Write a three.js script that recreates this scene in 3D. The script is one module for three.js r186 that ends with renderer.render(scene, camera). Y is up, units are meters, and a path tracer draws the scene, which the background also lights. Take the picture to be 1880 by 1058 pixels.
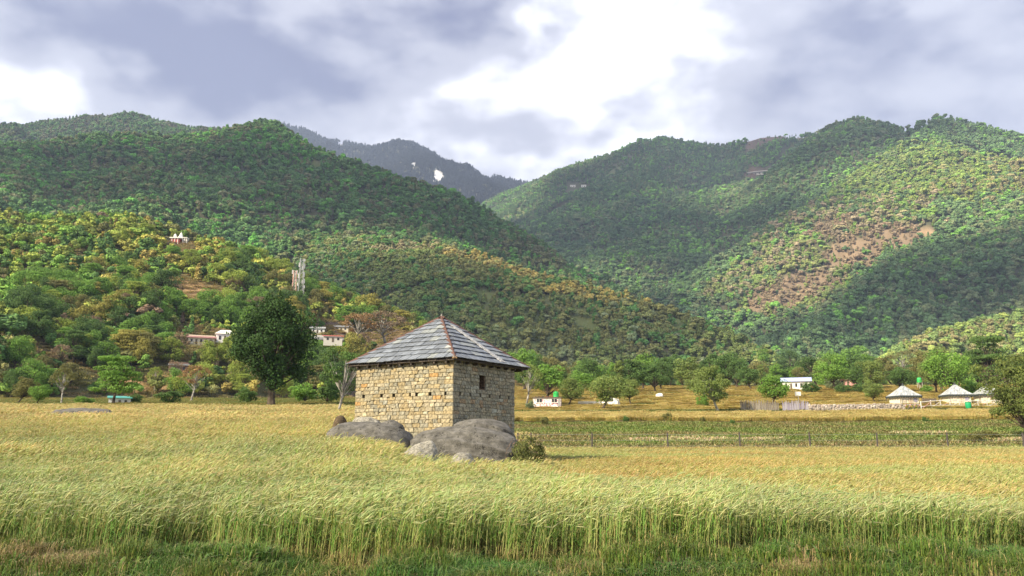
import * as THREE from 'three';
import { ImprovedNoise } from 'three/addons/math/ImprovedNoise.js';
import { mergeGeometries } from 'three/addons/utils/BufferGeometryUtils.js';

// ---------------------------------------------------------------- camera, sky, sun, exposure
const scene = new THREE.Scene();
const F = 1400, HORIZON = 805, EYE = 1.7, PITCH = Math.atan((HORIZON - 529) / F);
const camera = new THREE.PerspectiveCamera(2 * Math.atan(529 / F) * 180 / Math.PI, 1880 / 1058, 0.1, 20000);
camera.position.set(0, EYE, 0);
camera.rotation.x = PITCH;
const EXPOSURE = 2.6;
const renderer = new THREE.WebGLRenderer({ antialias: true });
renderer.toneMapping = THREE.LinearToneMapping;
renderer.toneMappingExposure = EXPOSURE;
renderer.shadowMap.enabled = true;
const SUN_AZ = 52 * Math.PI / 180, SUN_EL = 34 * Math.PI / 180;   // sun stands left of and behind the camera
const SUN = new THREE.Vector3(-Math.sin(SUN_AZ) * Math.cos(SUN_EL), Math.sin(SUN_EL), Math.cos(SUN_AZ) * Math.cos(SUN_EL));
const sun = new THREE.DirectionalLight(new THREE.Color(1.0, 0.86, 0.62), 5.0);
sun.name = 'sun';
sun.position.copy(SUN).multiplyScalar(400);
sun.castShadow = true;
sun.shadow.radius = 5;
sun.shadow.mapSize.set(4096, 4096);
Object.assign(sun.shadow.camera, { left: -180, right: 180, top: 180, bottom: -180, near: 1, far: 900 });
scene.add(sun, sun.target);

// ---------------------------------------------------------------- small maths
function rng(seed) { let a = seed >>> 0; return () => { a = (a + 0x6d2b79f5) | 0; let t = Math.imul(a ^ (a >>> 15), 1 | a); t = (t + Math.imul(t ^ (t >>> 7), 61 | t)) ^ t; return ((t ^ (t >>> 14)) >>> 0) / 4294967296; }; }
const { clamp, lerp } = THREE.MathUtils;
const ss = (a, b, x) => { const t = clamp((x - a) / (b - a), 0, 1); return t * t * (3 - 2 * t); };
const perlin = new ImprovedNoise();
const noise = (x, y, z = 0.37) => perlin.noise(x, y, z);
function fbm(x, y, o = 4, z = 0.37) { let s = 0, a = 0.5; for (let i = 0; i < o; i++) { s += a * perlin.noise(x, y, z + i * 7.1); x *= 2.03; y *= 2.03; a *= 0.5; } return s; }
function fbm3(x, y, z, o = 5) { let s = 0, a = 0.5; for (let i = 0; i < o; i++) { s += a * perlin.noise(x, y, z); x = x * 2.03 + 5.1; y = y * 2.03 + 1.7; z = z * 2.03 + 3.3; a *= 0.5; } return s; }
const V = (x, y, z) => new THREE.Vector3(x, y, z);
// a point at horizontal distance D in front of the camera's spot, found from where it shows in the photograph
function ray(px, py) { const xc = (px - 940) / F, yc = (529 - py) / F, c = Math.cos(PITCH), s = Math.sin(PITCH), f = c - yc * s; return V(xc / f, (yc * c + s) / f, -1); }
const at = (px, py, D) => ray(px, py).multiplyScalar(D).add(V(0, EYE, 0));

// ---------------------------------------------------------------- sky: broken grey-violet cloud with white gaps
{
  const W = 3072, H = 1536, data = new Float32Array(W * H * 4);
  const toAE = (px, py) => { const r = ray(px, py); return [Math.atan2(r.x, 1), Math.atan2(r.y, Math.hypot(r.x, 1))]; };
  const K = 1 / F;
  // dark (+) and bright (-) cloud masses: place, half-width, half-height (in 1/F), strength
  const masses = [[180, 25, 520, 95, .62], [420, 130, 330, 75, .34], [700, 50, 110, 60, .28], [905, 30, 95, 85, .52], [1700, 120, 350, 160, .36], [1440, 190, 220, 100, .22], [1000, 225, 190, 45, .3], [1560, 30, 120, 60, .1],
    [60, 150, 150, 60, -.55], [820, 160, 190, 60, -.3], [1130, 70, 210, 120, -.5], [1000, 300, 250, 50, -.3], [560, 60, 60, 50, -.2], [1655, 30, 40, 28, -.25], [660, 215, 160, 40, -.12]]
    .map(([x, y, w, h, k]) => { const [a, e] = toAE(x, y); return [a, e, w * K, h * K, k]; });
  const white = [2.5, 2.5, 2.58], pale = [.86, .88, 1.02], dark = [.35, .38, .58];
  for (let j = 0; j < H; j++) {
    const el = ((j + .5) / H - .5) * Math.PI, y = Math.sin(el), ce = Math.cos(el);
    for (let i = 0; i < W; i++) {
      const ro = ((i + .5) / W - .5) * 2 * Math.PI, x = Math.cos(ro) * ce, z = Math.sin(ro) * ce, o = (j * W + i) * 4;
      let c = .45;
      if (y > -.02) {
        const k = 1 / (Math.max(y, 0) + .22), wx = fbm(x * k * 1.1, z * k * 1.1, 3, 3.3) * .5;
        const n = fbm(x * k * 1.5 + wx, z * k * 2.6 + wx, 6, 1.7), az = Math.atan2(x, -z);
        c = .42 + n * .8;
        const jx = fbm(az * 9, el * 16, 4, 9.1) * .16, jy = fbm(az * 8 + 4, el * 14, 4, 5.2) * .06;
        for (const [a, e, w, h, s] of masses) { const da = (az + jx - a) / w, de = (el + jy - e) / h, q = da * da + de * de; if (q < 7) c += s * Math.exp(-q); }
        c += fbm(az * 13, el * 22, 5, 2.2) * .42 + fbm(az * 40, el * 70, 3, 6.6) * .1;
      }
      const t1 = ss(-.3, .5, c), t2 = ss(.48, 1.15, c);
      for (let q = 0; q < 3; q++) data[o + q] = lerp(lerp(white[q], pale[q], t1), dark[q], t2) / EXPOSURE;
      data[o + 3] = 1;
    }
  }
  const sky = new THREE.DataTexture(data, W, H, THREE.RGBAFormat, THREE.FloatType);
  sky.mapping = THREE.EquirectangularReflectionMapping;
  sky.magFilter = sky.minFilter = THREE.LinearFilter;
  sky.needsUpdate = true;
  scene.background = sky;
  scene.environment = sky;
}
scene.fog = new THREE.FogExp2(new THREE.Color(0.54, 0.68, 1.0), 0.00011);

// ---------------------------------------------------------------- bookkeeping
const taken = new Map();
function numbered(n) { const k = taken.get(n) ?? 0; taken.set(n, k + 1); return k ? n + '_' + String(k).padStart(3, '0') : n; }
function tag(o, label, category, group, kind) { if (label) o.userData.label = label; if (category) o.userData.category = category; if (group) o.userData.group = group; if (kind) o.userData.kind = kind; return o; }
function thing(name, label, category, pos = [0, 0, 0], turn = 0, group) { const o = new THREE.Group(); o.name = numbered(name); o.position.set(...pos); o.rotation.y = turn; tag(o, label, category, group); scene.add(o); return o; }
function part(parent, name, geo, mat, label) { const m = new THREE.Mesh(geo, mat); m.name = name; if (label) m.userData.label = label; parent.add(m); return m; }
function single(name, geo, mat, label, category, group, kind) { const m = new THREE.Mesh(geo, mat); m.name = numbered(name); tag(m, label, category, group, kind); scene.add(m); return m; }
function copyOf(o, label, group) { const c = o.clone(); c.name = numbered(o.name.replace(/_\d{3}$/, '')); c.userData = { ...o.userData }; if (label) c.userData.label = label; if (group) c.userData.group = group; scene.add(c); return c; }

// geometry collector: flat-shaded faces with a colour each
class MB {
  constructor() { this.p = []; this.c = []; this.u = []; }
  tri(a, b, c, col, ua, ub, uc) { this.p.push(a.x, a.y, a.z, b.x, b.y, b.z, c.x, c.y, c.z); for (let i = 0; i < 3; i++) this.c.push(col[0], col[1], col[2]); const f = (w, q) => q ?? [w.x + w.z * .71, w.y + w.z * .33]; this.u.push(...f(a, ua), ...f(b, ub), ...f(c, uc)); return this; }
  quad(a, b, c, d, col) { this.tri(a, b, c, col); return this.tri(a, c, d, col); }
  box(x0, x1, y0, y1, z0, z1, col = [1, 1, 1], m) {
    const v = []; for (const x of [x0, x1]) for (const y of [y0, y1]) for (const z of [z0, z1]) { const q = V(x, y, z); v.push(m ? q.applyMatrix4(m) : q); }
    for (const [a, b, c, d] of [[0, 1, 3, 2], [4, 6, 7, 5], [0, 4, 5, 1], [2, 3, 7, 6], [0, 2, 6, 4], [1, 5, 7, 3]]) this.quad(v[a], v[b], v[c], v[d], col);
    return this;
  }
  tube(pts, radii, sides = 6, col = [1, 1, 1]) {
    let prev = null;
    const ref = V(0.31, 0.2, 0.93);
    for (let i = 0; i < pts.length; i++) {
      const d = (i < pts.length - 1 ? pts[i + 1].clone().sub(pts[i]) : pts[i].clone().sub(pts[i - 1])).normalize();
      const a = ref.clone().cross(d).normalize(), b = d.clone().cross(a), ring = [];
      for (let k = 0; k < sides; k++) { const t = k / sides * Math.PI * 2; ring.push(pts[i].clone().addScaledVector(a, Math.cos(t) * radii[i]).addScaledVector(b, Math.sin(t) * radii[i])); }
      if (prev) for (let k = 0; k < sides; k++) this.quad(prev[k], prev[(k + 1) % sides], ring[(k + 1) % sides], ring[k], col);
      prev = ring;
    }
    for (let k = 1; k < sides - 1; k++) this.tri(prev[0], prev[k], prev[k + 1], col);
    return this;
  }
  bar(a, b, r, col = [1, 1, 1], sides = 5) { return this.tube([a, b], [r, r], sides, col); }
  poly(ring, col, flip) { for (let k = 1; k < ring.length - 1; k++) this.tri(ring[0], ring[k], ring[k + 1], col); return this; }
  prism(bottom, top, col) { this.poly(bottom, col); this.poly(top, col); const n = top.length; for (let k = 0; k < n; k++) this.quad(bottom[k], bottom[(k + 1) % n], top[(k + 1) % n], top[k], col); return this; }
  geo() {
    const g = new THREE.BufferGeometry();
    g.setAttribute('position', new THREE.Float32BufferAttribute(this.p, 3));
    g.setAttribute('color', new THREE.Float32BufferAttribute(this.c, 3));
    g.setAttribute('uv', new THREE.Float32BufferAttribute(this.u, 2));
    g.computeVertexNormals();
    return g;
  }
}

// ---------------------------------------------------------------- procedural textures (surface grain only)
function grainTexture(size, fn, srgb = true) {
  const d = new Uint8Array(size * size * 4);
  for (let j = 0; j < size; j++) for (let i = 0; i < size; i++) { const v = fn(i / size, j / size), o = (j * size + i) * 4; for (let q = 0; q < 3; q++) d[o + q] = clamp(Array.isArray(v) ? v[q] : v, 0, 1) * 255; d[o + 3] = 255; }
  const t = new THREE.DataTexture(d, size, size);
  t.wrapS = t.wrapT = THREE.RepeatWrapping; t.magFilter = THREE.LinearFilter; t.minFilter = THREE.LinearMipmapLinearFilter; t.generateMipmaps = true;
  if (srgb) t.colorSpace = THREE.SRGBColorSpace;
  t.needsUpdate = true;
  return t;
}
// gradient noise on a lattice that wraps, so that the textures tile
const hash = (x, y, s) => { let h = (Math.imul(x, 374761393) ^ Math.imul(y, 668265263) ^ Math.imul(s, 1274126177)) | 0; h = Math.imul(h ^ (h >>> 13), 1274126177); return ((h ^ (h >>> 16)) >>> 0) / 4294967296; };
function tileN(u, v, f, z) {
  f = Math.max(1, Math.round(f)); const x = (u - Math.floor(u)) * f, y = (v - Math.floor(v)) * f, ix = Math.floor(x), iy = Math.floor(y), fx = x - ix, fy = y - iy, s = Math.round(z * 131);
  const g = (a, b) => { const t = hash(((ix + a) % f + f) % f, ((iy + b) % f + f) % f, s) * 6.2832; return Math.cos(t) * (fx - a) + Math.sin(t) * (fy - b); }, q = (t) => t * t * t * (t * (t * 6 - 15) + 10);
  return lerp(lerp(g(0, 0), g(1, 0), q(fx)), lerp(g(0, 1), g(1, 1), q(fx)), q(fy)) * 1.4;
}
const tileF = (u, v, f, z, o = 4) => { let s = 0, a = .55; for (let i = 0; i < o; i++) { s += a * tileN(u, v, f, z + i * 3.7); f *= 2; a *= .55; } return s; };
const stoneTex = grainTexture(256, (u, v) => .86 + tileF(u, v, 6, 2.1, 5) * .42);
const rockTex = grainTexture(512, (u, v) => { const s = tileF(u, v, 6, 4.4, 6) * .34, f = tileN(u, v, 110, 8) * .22, c = Math.abs(tileF(u, v, 3, 9.3, 4)), crack = c < .018 ? -.28 : 0, li = tileF(u, v, 14, 2.9, 3) > .28 ? .09 : 0, b = .82 + s + f + crack; return [b + li * .9, b + li, b - .02 + li * .8]; });
const soilTex = grainTexture(512, (u, v) => { const s = tileF(u, v, 8, 6.4, 5); return [.86 + s * .5, .86 + s * .46, .86 + s * .4]; });
const barkTex = grainTexture(128, (u, v) => .8 + tileN(u, v, 14, 2) * .4 + tileN(u, v, 34, 7) * .25);
const bumpTex = grainTexture(256, (u, v) => .5 + tileF(u, v, 7, 1.4, 5) * .7, false);
const scaled = (t, s) => { const c = t.clone(); c.repeat.set(s, s); c.needsUpdate = true; return c; };

const DS = THREE.DoubleSide;
const flat = (o = {}) => new THREE.MeshStandardMaterial({ vertexColors: true, flatShading: true, roughness: .9, side: DS, ...o });
const lin = (r, g, b) => new THREE.Color().setRGB(r, g, b);
const paint = (r, g, b, o = {}) => new THREE.MeshStandardMaterial({ color: lin(r, g, b), roughness: .8, flatShading: true, side: DS, ...o });
const leafMat = (r, g, b, tr = .3) => new THREE.MeshPhysicalMaterial({ color: lin(r, g, b), vertexColors: true, flatShading: true, roughness: .85, specularIntensity: .35, transmission: tr, thickness: 0, side: DS });
const barkMat = new THREE.MeshStandardMaterial({ color: lin(.11, .085, .06), map: barkTex, roughness: 1, vertexColors: true, flatShading: true, side: DS });
const paleBark = new THREE.MeshStandardMaterial({ color: lin(.42, .40, .36), map: barkTex, roughness: 1, vertexColors: true, flatShading: true, side: DS });

// ---------------------------------------------------------------- terrain
// ridges: [px, py, distance] along each crest, fall of the flank, roughness, name
const RIDGES = [
  { name: 'far_mountain', slope: .62, amp: 60, pts: [[330, 290, 5200], [430, 240, 5200], [505, 226, 5200], [526, 231, 5200], [560, 240, 5200], [600, 256, 5200], [640, 264, 5200], [700, 276, 5150], [735, 273, 5100], [757, 266, 5100], [785, 281, 5100], [820, 310, 5000], [860, 331, 5000], [885, 339, 5000], [915, 325, 5000], [950, 333, 5000], [990, 340, 5000], [1100, 360, 5000]] },
  { name: 'far_mountain', slope: .6, amp: 30, pts: [[757, 266, 5100], [800, 330, 4500], [880, 385, 4000]] },
  { name: 'back_mountain', slope: .6, amp: 30, pts: [[-500, 250, 2600], [-250, 225, 2600], [-80, 240, 2500], [0, 239, 2500], [30, 234, 2400], [70, 228, 2400], [115, 225, 2400], [180, 219, 2450], [235, 222, 2500], [265, 215, 2500], [300, 228, 2500], [340, 240, 2500], [400, 243, 2400], [470, 240, 2400]] },
  { name: 'left_mountain', slope: .70, amp: 26, pts: [[-900, 300, 1500], [-500, 270, 1500], [-200, 280, 1500], [-20, 272, 1450], [90, 268, 1450], [150, 262, 1480], [250, 250, 1500], [340, 243, 1550], [420, 234, 1550], [480, 226, 1550], [510, 232, 1550], [560, 264, 1500], [620, 291, 1500], [700, 319, 1450], [800, 355, 1420], [880, 391, 1380], [950, 435, 1340], [1000, 472, 1300], [1040, 500, 1260], [1080, 540, 1200], [1130, 590, 1120]] },
  { name: 'left_mountain', slope: .55, amp: 20, pts: [[90, 268, 1450], [60, 300, 1250], [40, 330, 1080], [20, 360, 950], [-60, 395, 800]] },
  { name: 'left_mountain', slope: .55, amp: 20, pts: [[420, 234, 1550], [390, 300, 1300], [350, 350, 1120], [330, 395, 960]] },
  { name: 'left_mountain', slope: .6, amp: 20, pts: [[620, 291, 1500], [640, 360, 1280], [650, 400, 1150], [660, 430, 1040]] },
  { name: 'pine_spur', slope: .52, amp: 14, pts: [[480, 425, 1060], [560, 432, 1020], [620, 438, 980], [700, 444, 950], [760, 452, 930], [820, 463, 900], [880, 476, 880], [950, 499, 850], [1000, 515, 830], [1050, 529, 810], [1100, 543, 790], [1160, 559, 765], [1220, 577, 735], [1290, 601, 690], [1345, 630, 640], [1390, 662, 590]] },
  { name: 'right_mountain', slope: .78, amp: 36, pts: [[880, 378, 3600], [960, 346, 3600], [1010, 326, 3500], [1060, 302, 3400], [1120, 286, 3300], [1180, 264, 3200], [1215, 258, 3150], [1250, 264, 3100], [1330, 271, 3050], [1390, 253, 3000], [1440, 251, 2950], [1480, 252, 2900], [1560, 240, 2800], [1640, 240, 2800]] },
  { name: 'right_mountain', slope: .6, amp: 26, pts: [[1480, 252, 2900], [1440, 300, 2650], [1370, 332, 2500], [1250, 366, 2350], [1150, 412, 2200], [1060, 460, 2050], [1010, 500, 1950]] },
  { name: 'right_mountain', slope: .6, amp: 26, pts: [[1180, 264, 3200], [1130, 330, 2900], [1060, 380, 2700], [980, 420, 2600], [930, 440, 2500]] },
  { name: 'right_mountain', slope: .86, amp: 26, pts: [[1490, 262, 2300], [1520, 236, 2200], [1560, 221, 2150], [1600, 227, 2150], [1650, 240, 2100], [1690, 226, 2050], [1720, 218, 2000], [1760, 227, 2000], [1830, 247, 1950], [1900, 265, 1950], [2100, 250, 1900], [2500, 230, 1900], [2900, 260, 1900]] },
  { name: 'right_mountain', slope: .68, amp: 18, pts: [[1720, 220, 2000], [1690, 252, 1880], [1610, 300, 1760], [1530, 352, 1680], [1460, 402, 1600], [1400, 448, 1530], [1350, 492, 1460], [1310, 530, 1400], [1275, 570, 1330], [1240, 618, 1250]] },
  { name: 'right_mountain', slope: .62, amp: 18, pts: [[2100, 250, 1900], [1990, 262, 1700], [1880, 300, 1560], [1800, 362, 1440], [1740, 412, 1360], [1690, 450, 1290], [1620, 500, 1200], [1560, 545, 1120], [1510, 592, 1030], [1470, 632, 950]] },
  { name: 'right_foothill', slope: .5, amp: 10, pts: [[2300, 500, 900], [2050, 545, 820], [1900, 578, 760], [1800, 602, 700], [1720, 628, 640], [1660, 655, 580], [1610, 685, 520]] },
  { name: 'near_hill', slope: .46, amp: 7, pts: [[-700, 400, 480], [-400, 395, 470], [-150, 395, 470], [0, 408, 460], [120, 410, 455], [215, 408, 450], [290, 428, 440], [345, 442, 430], [400, 462, 420], [450, 487, 410], [500, 515, 400], [550, 548, 390], [610, 574, 380], [680, 592, 365], [740, 606, 350], [800, 640, 330], [860, 690, 300]] },
  { name: 'near_hill', slope: .45, amp: 5, pts: [[120, 410, 455], [90, 470, 370], [60, 530, 300], [20, 600, 240]] },
  { name: 'near_hill', slope: .42, amp: 4, pts: [[345, 442, 430], [360, 510, 370], [350, 560, 320], [330, 610, 280]] },
];
for (const r of RIDGES) r.v = r.pts.map(([x, y, d]) => at(x, y, d));
const SEGS = [];
RIDGES.forEach((r) => { for (let i = 0; i < r.v.length - 1; i++) { const a = r.v[i], b = r.v[i + 1], dx = b.x - a.x, dz = b.z - a.z; SEGS.push({ r, ax: a.x, az: a.z, ay: a.y, dx, dz, dy: b.y - a.y, l2: dx * dx + dz * dz }); } });
const stair = (h, s, riser) => { const k = Math.floor(h / s), f = h / s - k; return (k + (f < 1 - riser ? f * .25 : .25 * (1 - riser) + (f - 1 + riser) / riser * (1 - .25 * (1 - riser)))) * s; };
function baseGround(x, d) {
  if (d < 0) return 0;
  const near = .16 * Math.exp(-(((d - 9.75) / .8) ** 2)) * (.9 + 2.2 * noise(x * .55, 3.1) + 1.4 * noise(x * 1.7, 1.1));
  const left = .065 * Math.max(0, d - 11) - .012 * Math.max(0, d - 160);
  let rise = Math.max(0, d - 62);
  if (rise > 0) { const smooth = .089 * rise + .25 * noise(x * .02, d * .02) + x * .004; rise = lerp(smooth, stair(smooth, .7, .3), ss(116, 134, d)); }
  if (d > 290) rise -= .04 * (d - 290);
  const right = .008 * clamp(d - 12, 0, 50) + ss(62, 66, d) * rise;
  const w = ss(-.02 * d, -.22 * d - .4, x);
  return lerp(right, left, w) + near + .05 * noise(x * .25, d * .25, 4.2) * ss(8, 14, d);
}
let lastName = 'ground';
function height(x, z) {
  const d = -z, r = Math.hypot(x, z);
  let h = baseGround(x, d);
  lastName = 'ground';
  if (d < 95) return h;
  let best = -1e9, bd = 0, br = null;
  const warp = 30 * clamp(r / 1500, .1, 1.4);
  const wx = x + noise(x * .004, z * .004, 8.8) * warp, wz = z + noise(x * .004, z * .004, 5.5) * warp;
  for (const s of SEGS) {
    const t = clamp(((wx - s.ax) * s.dx + (wz - s.az) * s.dz) / s.l2, 0, 1), ex = wx - s.ax - s.dx * t, ez = wz - s.az - s.dz * t, q = Math.sqrt(ex * ex + ez * ez);
    const v = s.ay + s.dy * t - q * s.r.slope;
    if (v > best) { best = v; bd = q; br = s.r; }
  }
  if (best > h - 60) {
    const w = ss(0, 220, bd) * .9 + .1, A = br.amp, k = 1 / (A * 8.5);
    const rg = 1 - Math.abs(noise(x * k * .8 + .3 * noise(x * k * 2, z * k * 2), z * k * .55, 6.1)) * 2.2; best += (fbm(x * k, z * k, 4, 2.7) * 1.7 + (rg * rg * Math.sign(rg) - .55) * 1.25 + .1) * A * w;
  }
  if (best > h) { lastName = br.name; h = best < h + 6 ? lerp(h, best, clamp((best - h) / 6, 0, 1) ** .5) : best; }
  return h;
}
const groundY = (x, z) => height(x, z);
// where the line of sight through a photo position meets the land
function hit(px, py, from = 8) {
  const r = ray(px, py); let t = from, pt = from;
  for (let i = 0; i < 4000; i++) {
    const y = EYE + r.y * t;
    if (y < height(r.x * t, -t)) { let a = pt, b = t; for (let k = 0; k < 24; k++) { const m = (a + b) / 2; if (EYE + r.y * m < height(r.x * m, -m)) b = m; else a = m; } return V(r.x * b, height(r.x * b, -b), -b); }
    pt = t; t += Math.max(.15, t * .004);
    if (t > 8000) break;
  }
  return V(r.x * 300, height(r.x * 300, -300), -300);
}

// grid: rings round the camera's spot
const TH = [], RR = [];
for (let a = -180; a < -50; a += 5) TH.push(a);
for (let a = -50; a < 50.01; a += .17) TH.push(a);
for (let a = 55; a < 180; a += 5) TH.push(a);
TH.push(180);
for (let r = 1.2; r < 6900; r *= r < 60 ? 1.02 : r < 900 ? 1.0105 : 1.0135) RR.push(r);
const NT = TH.length, NR = RR.length, HG = new Float32Array(NT * NR), NAMES = new Array(NT * NR), GP = new Float32Array(NT * NR * 3);
for (let j = 0; j < NR; j++) for (let i = 0; i < NT; i++) {
  const a = TH[i] * Math.PI / 180, x = Math.sin(a) * RR[j], z = -Math.cos(a) * RR[j], k = j * NT + i;
  HG[k] = height(x, z); NAMES[k] = lastName; GP[k * 3] = x; GP[k * 3 + 1] = HG[k]; GP[k * 3 + 2] = z;
}
// highest sight line so far along every bearing: tells which slopes can be seen
const SEEN = new Float32Array(NT * NR);
for (let i = 0; i < NT; i++) { let m = -9; for (let j = 0; j < NR; j++) { const k = j * NT + i; SEEN[k] = m; m = Math.max(m, (HG[k] - EYE) / RR[j]); } }
console.log('terrain', NT, NR);

// patches of bare land, placed where the photograph shows them
const patch = (px, py, rx, rz, kind, turn = 0) => { const p = hit(px, py, 100); return { x: p.x, z: p.z, rx, rz, kind, c: Math.cos(turn), s: Math.sin(turn) }; };
const PATCHES = [
  patch(350, 540, 20, 11, 'dry'), patch(390, 545, 18, 10, 'dry'), patch(418, 553, 14, 8, 'dry'), patch(312, 512, 9, 8, 'dry'), patch(390, 562, 18, 8, 'dry'), patch(600, 588, 14, 9, 'dry'), patch(380, 604, 18, 7, 'dry'), patch(660, 640, 16, 9, 'dry'), patch(560, 575, 10, 7, 'dry'), patch(690, 652, 12, 7, 'dry'),
  patch(270, 712, 13, 7, 'dry'), patch(310, 700, 9, 6, 'dry'), patch(140, 700, 8, 6, 'terrace'), patch(95, 665, 7, 5, 'brown'), patch(60, 640, 6, 5, 'brown'),
  patch(1705, 428, 22, 16, 'scar'), patch(1570, 470, 60, 40, 'brush'), patch(1480, 530, 70, 40, 'brush'), patch(1640, 430, 60, 40, 'brush'), patch(1420, 545, 50, 40, 'brush'), patch(1530, 420, 60, 40, 'brush'),
  patch(1290, 266, 150, 110, 'bare'), patch(1420, 254, 120, 90, 'bare'), patch(1395, 325, 60, 40, 'brown'), patch(1270, 420, 40, 20, 'brown'),
  patch(805, 327, 30, 60, 'snow'), patch(622, 268, 16, 100, 'snow'), patch(586, 268, 14, 120, 'snow'), patch(760, 300, 14, 50, 'snow'),
];
const inPatch = (x, z) => { let best = null, bq = 1; for (const p of PATCHES) { const dx = x - p.x, dz = z - p.z, w = noise(x / (p.rx * .5), z / (p.rx * .5), 3.3) * .7, q = (dx / p.rx) ** 2 + (dz / p.rz) ** 2 + w; if (q < bq) { bq = q; best = p; } } return best; };
const PATCHCOL = { dry: [.38, .25, .12], terrace: [.16, .17, .07], brown: [.17, .11, .075], scar: [.52, .36, .22], brush: [.30, .22, .14], bare: [.20, .145, .11], snow: [.86, .88, .92] };
function landColor(x, z, name) {
  const n = fbm(x * .03, z * .03, 3), m = fbm(x * .4, z * .4, 2, 5.5), d = -z;
  if (name === 'ground') {
    if (d < 62) return [.29 + n * .08 + m * .05, .23 + n * .06 + m * .04, .12 + n * .03];
    const dry = clamp(.5 + n * 1.6 + m * .5, 0, 1);
    return d > 96 ? [lerp(.36, .46, dry), lerp(.31, .37, dry), lerp(.15, .18, dry)] : [lerp(.15, .22, dry), lerp(.16, .19, dry), lerp(.06, .09, dry)];
  }
  const p = inPatch(x, z);
  if (p) { const c = PATCHCOL[p.kind]; return c.map((v) => v * (1 + m * .5 + n * .4)); }
  if (name !== 'far_mountain' && name !== 'near_hill' && fbm(x * .0045, z * .0045, 3, 12.5) > .2) return [.17 + m * .05, .20 + n * .06, .07];
  if (name === 'near_hill') return [.17 + n * .1, .155 + n * .06, .065 + n * .03];
  return [.11 + n * .05, .115 + n * .03, .06 + n * .02];
}
{
  const full = new THREE.BufferGeometry(), idx = [];
  full.setAttribute('position', new THREE.BufferAttribute(GP, 3));
  for (let j = 0; j < NR - 1; j++) for (let i = 0; i < NT - 1; i++) { const a = j * NT + i, b = a + 1, c = a + NT, e = c + 1; idx.push(a, b, e, a, e, c); }
  full.setIndex(idx); full.computeVertexNormals();
  const N = full.attributes.normal.array, groups = {};
  for (let j = 0; j < NR - 1; j++) for (let i = 0; i < NT - 1; i++) { const a = j * NT + i; (groups[NAMES[a]] ??= []).push(a, a + 1, a + NT + 1, a, a + NT + 1, a + NT); }
  for (const [name, list] of Object.entries(groups)) {
    const map = new Map(), p = [], n = [], c = [], u = [], ix = [];
    for (const k of list) { let q = map.get(k); if (q === undefined) { q = map.size; map.set(k, q); const x = GP[k * 3], z = GP[k * 3 + 2]; p.push(x, GP[k * 3 + 1], z); n.push(N[k * 3], N[k * 3 + 1], N[k * 3 + 2]); c.push(...landColor(x, z, NAMES[k])); u.push(x / 4, z / 4); } ix.push(q); }
    const g = new THREE.BufferGeometry();
    g.setAttribute('position', new THREE.Float32BufferAttribute(p, 3)); g.setAttribute('normal', new THREE.Float32BufferAttribute(n, 3)); g.setAttribute('color', new THREE.Float32BufferAttribute(c, 3)); g.setAttribute('uv', new THREE.Float32BufferAttribute(u, 2)); g.setIndex(ix);
    single(name, g, new THREE.MeshStandardMaterial({ vertexColors: true, map: soilTex, roughness: 1, side: DS }), null, null, null, 'structure');
  }
}

// ---------------------------------------------------------------- clouds that shade parts of the slopes (high up, towards the sun)
const cloudMat = new THREE.MeshStandardMaterial({ color: lin(.8, .8, .82), roughness: 1, transparent: true, opacity: .56, side: DS });
function cloud(target, away, rx, rz, ry, seed, label, turn = 0) {
  const g = new THREE.IcosahedronGeometry(1, 20), p = g.attributes.position, v = V(0, 0, 0);
  for (let i = 0; i < p.count; i++) {
    v.fromBufferAttribute(p, i);
    const n = 1 + fbm(v.x * 1.6 + seed, v.z * 1.6 + v.y, 4, seed * 1.7) * .75;
    p.setXYZ(i, v.x * rx * n, Math.max(v.y, -.35) * ry * n, v.z * rz * n);
  }
  g.computeVertexNormals();
  const o = single('cloud', g, cloudMat, label, 'cloud');
  o.position.copy(target).addScaledVector(SUN, away); o.rotation.y = turn;
}
cloud(hit(330, 320, 100), 3000, 600, 330, 160, 1.3, 'broad grey cloud over the upper left mountain', .3);
cloud(hit(800, 385, 100), 3100, 330, 250, 150, 2.9, 'grey cloud over the crest of the left mountain', .2);
cloud(hit(1050, 400, 100), 3400, 420, 520, 190, 4.1, 'long grey cloud over the middle valley');
cloud(hit(1250, 300, 100), 3400, 520, 460, 190, 8.1, 'grey cloud over the bare crest of the right mountain');
cloud(hit(1280, 450, 100), 3400, 330, 420, 150, 10.6, 'grey cloud over the wooded inner flank of the right mountain');
cloud(hit(1520, 255, 100), 3300, 330, 230, 120, 12.2, 'small grey cloud over the right summit');
cloud(hit(620, 548, 100), 3000, 220, 110, 100, 6.2, 'small grey cloud over the pine spur', .3);
cloud(hit(1050, 628, 100), 3000, 220, 80, 100, 5.2, 'small grey cloud over the foot of the pine spur', .3);
cloud(hit(1610, 575, 100), 3000, 300, 150, 120, 7.7, 'grey cloud over the foot of the right mountain', .3);
cloud(hit(1860, 475, 100), 3000, 260, 190, 120, 9.4, 'grey cloud over the right end of the right mountain', .3);

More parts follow.
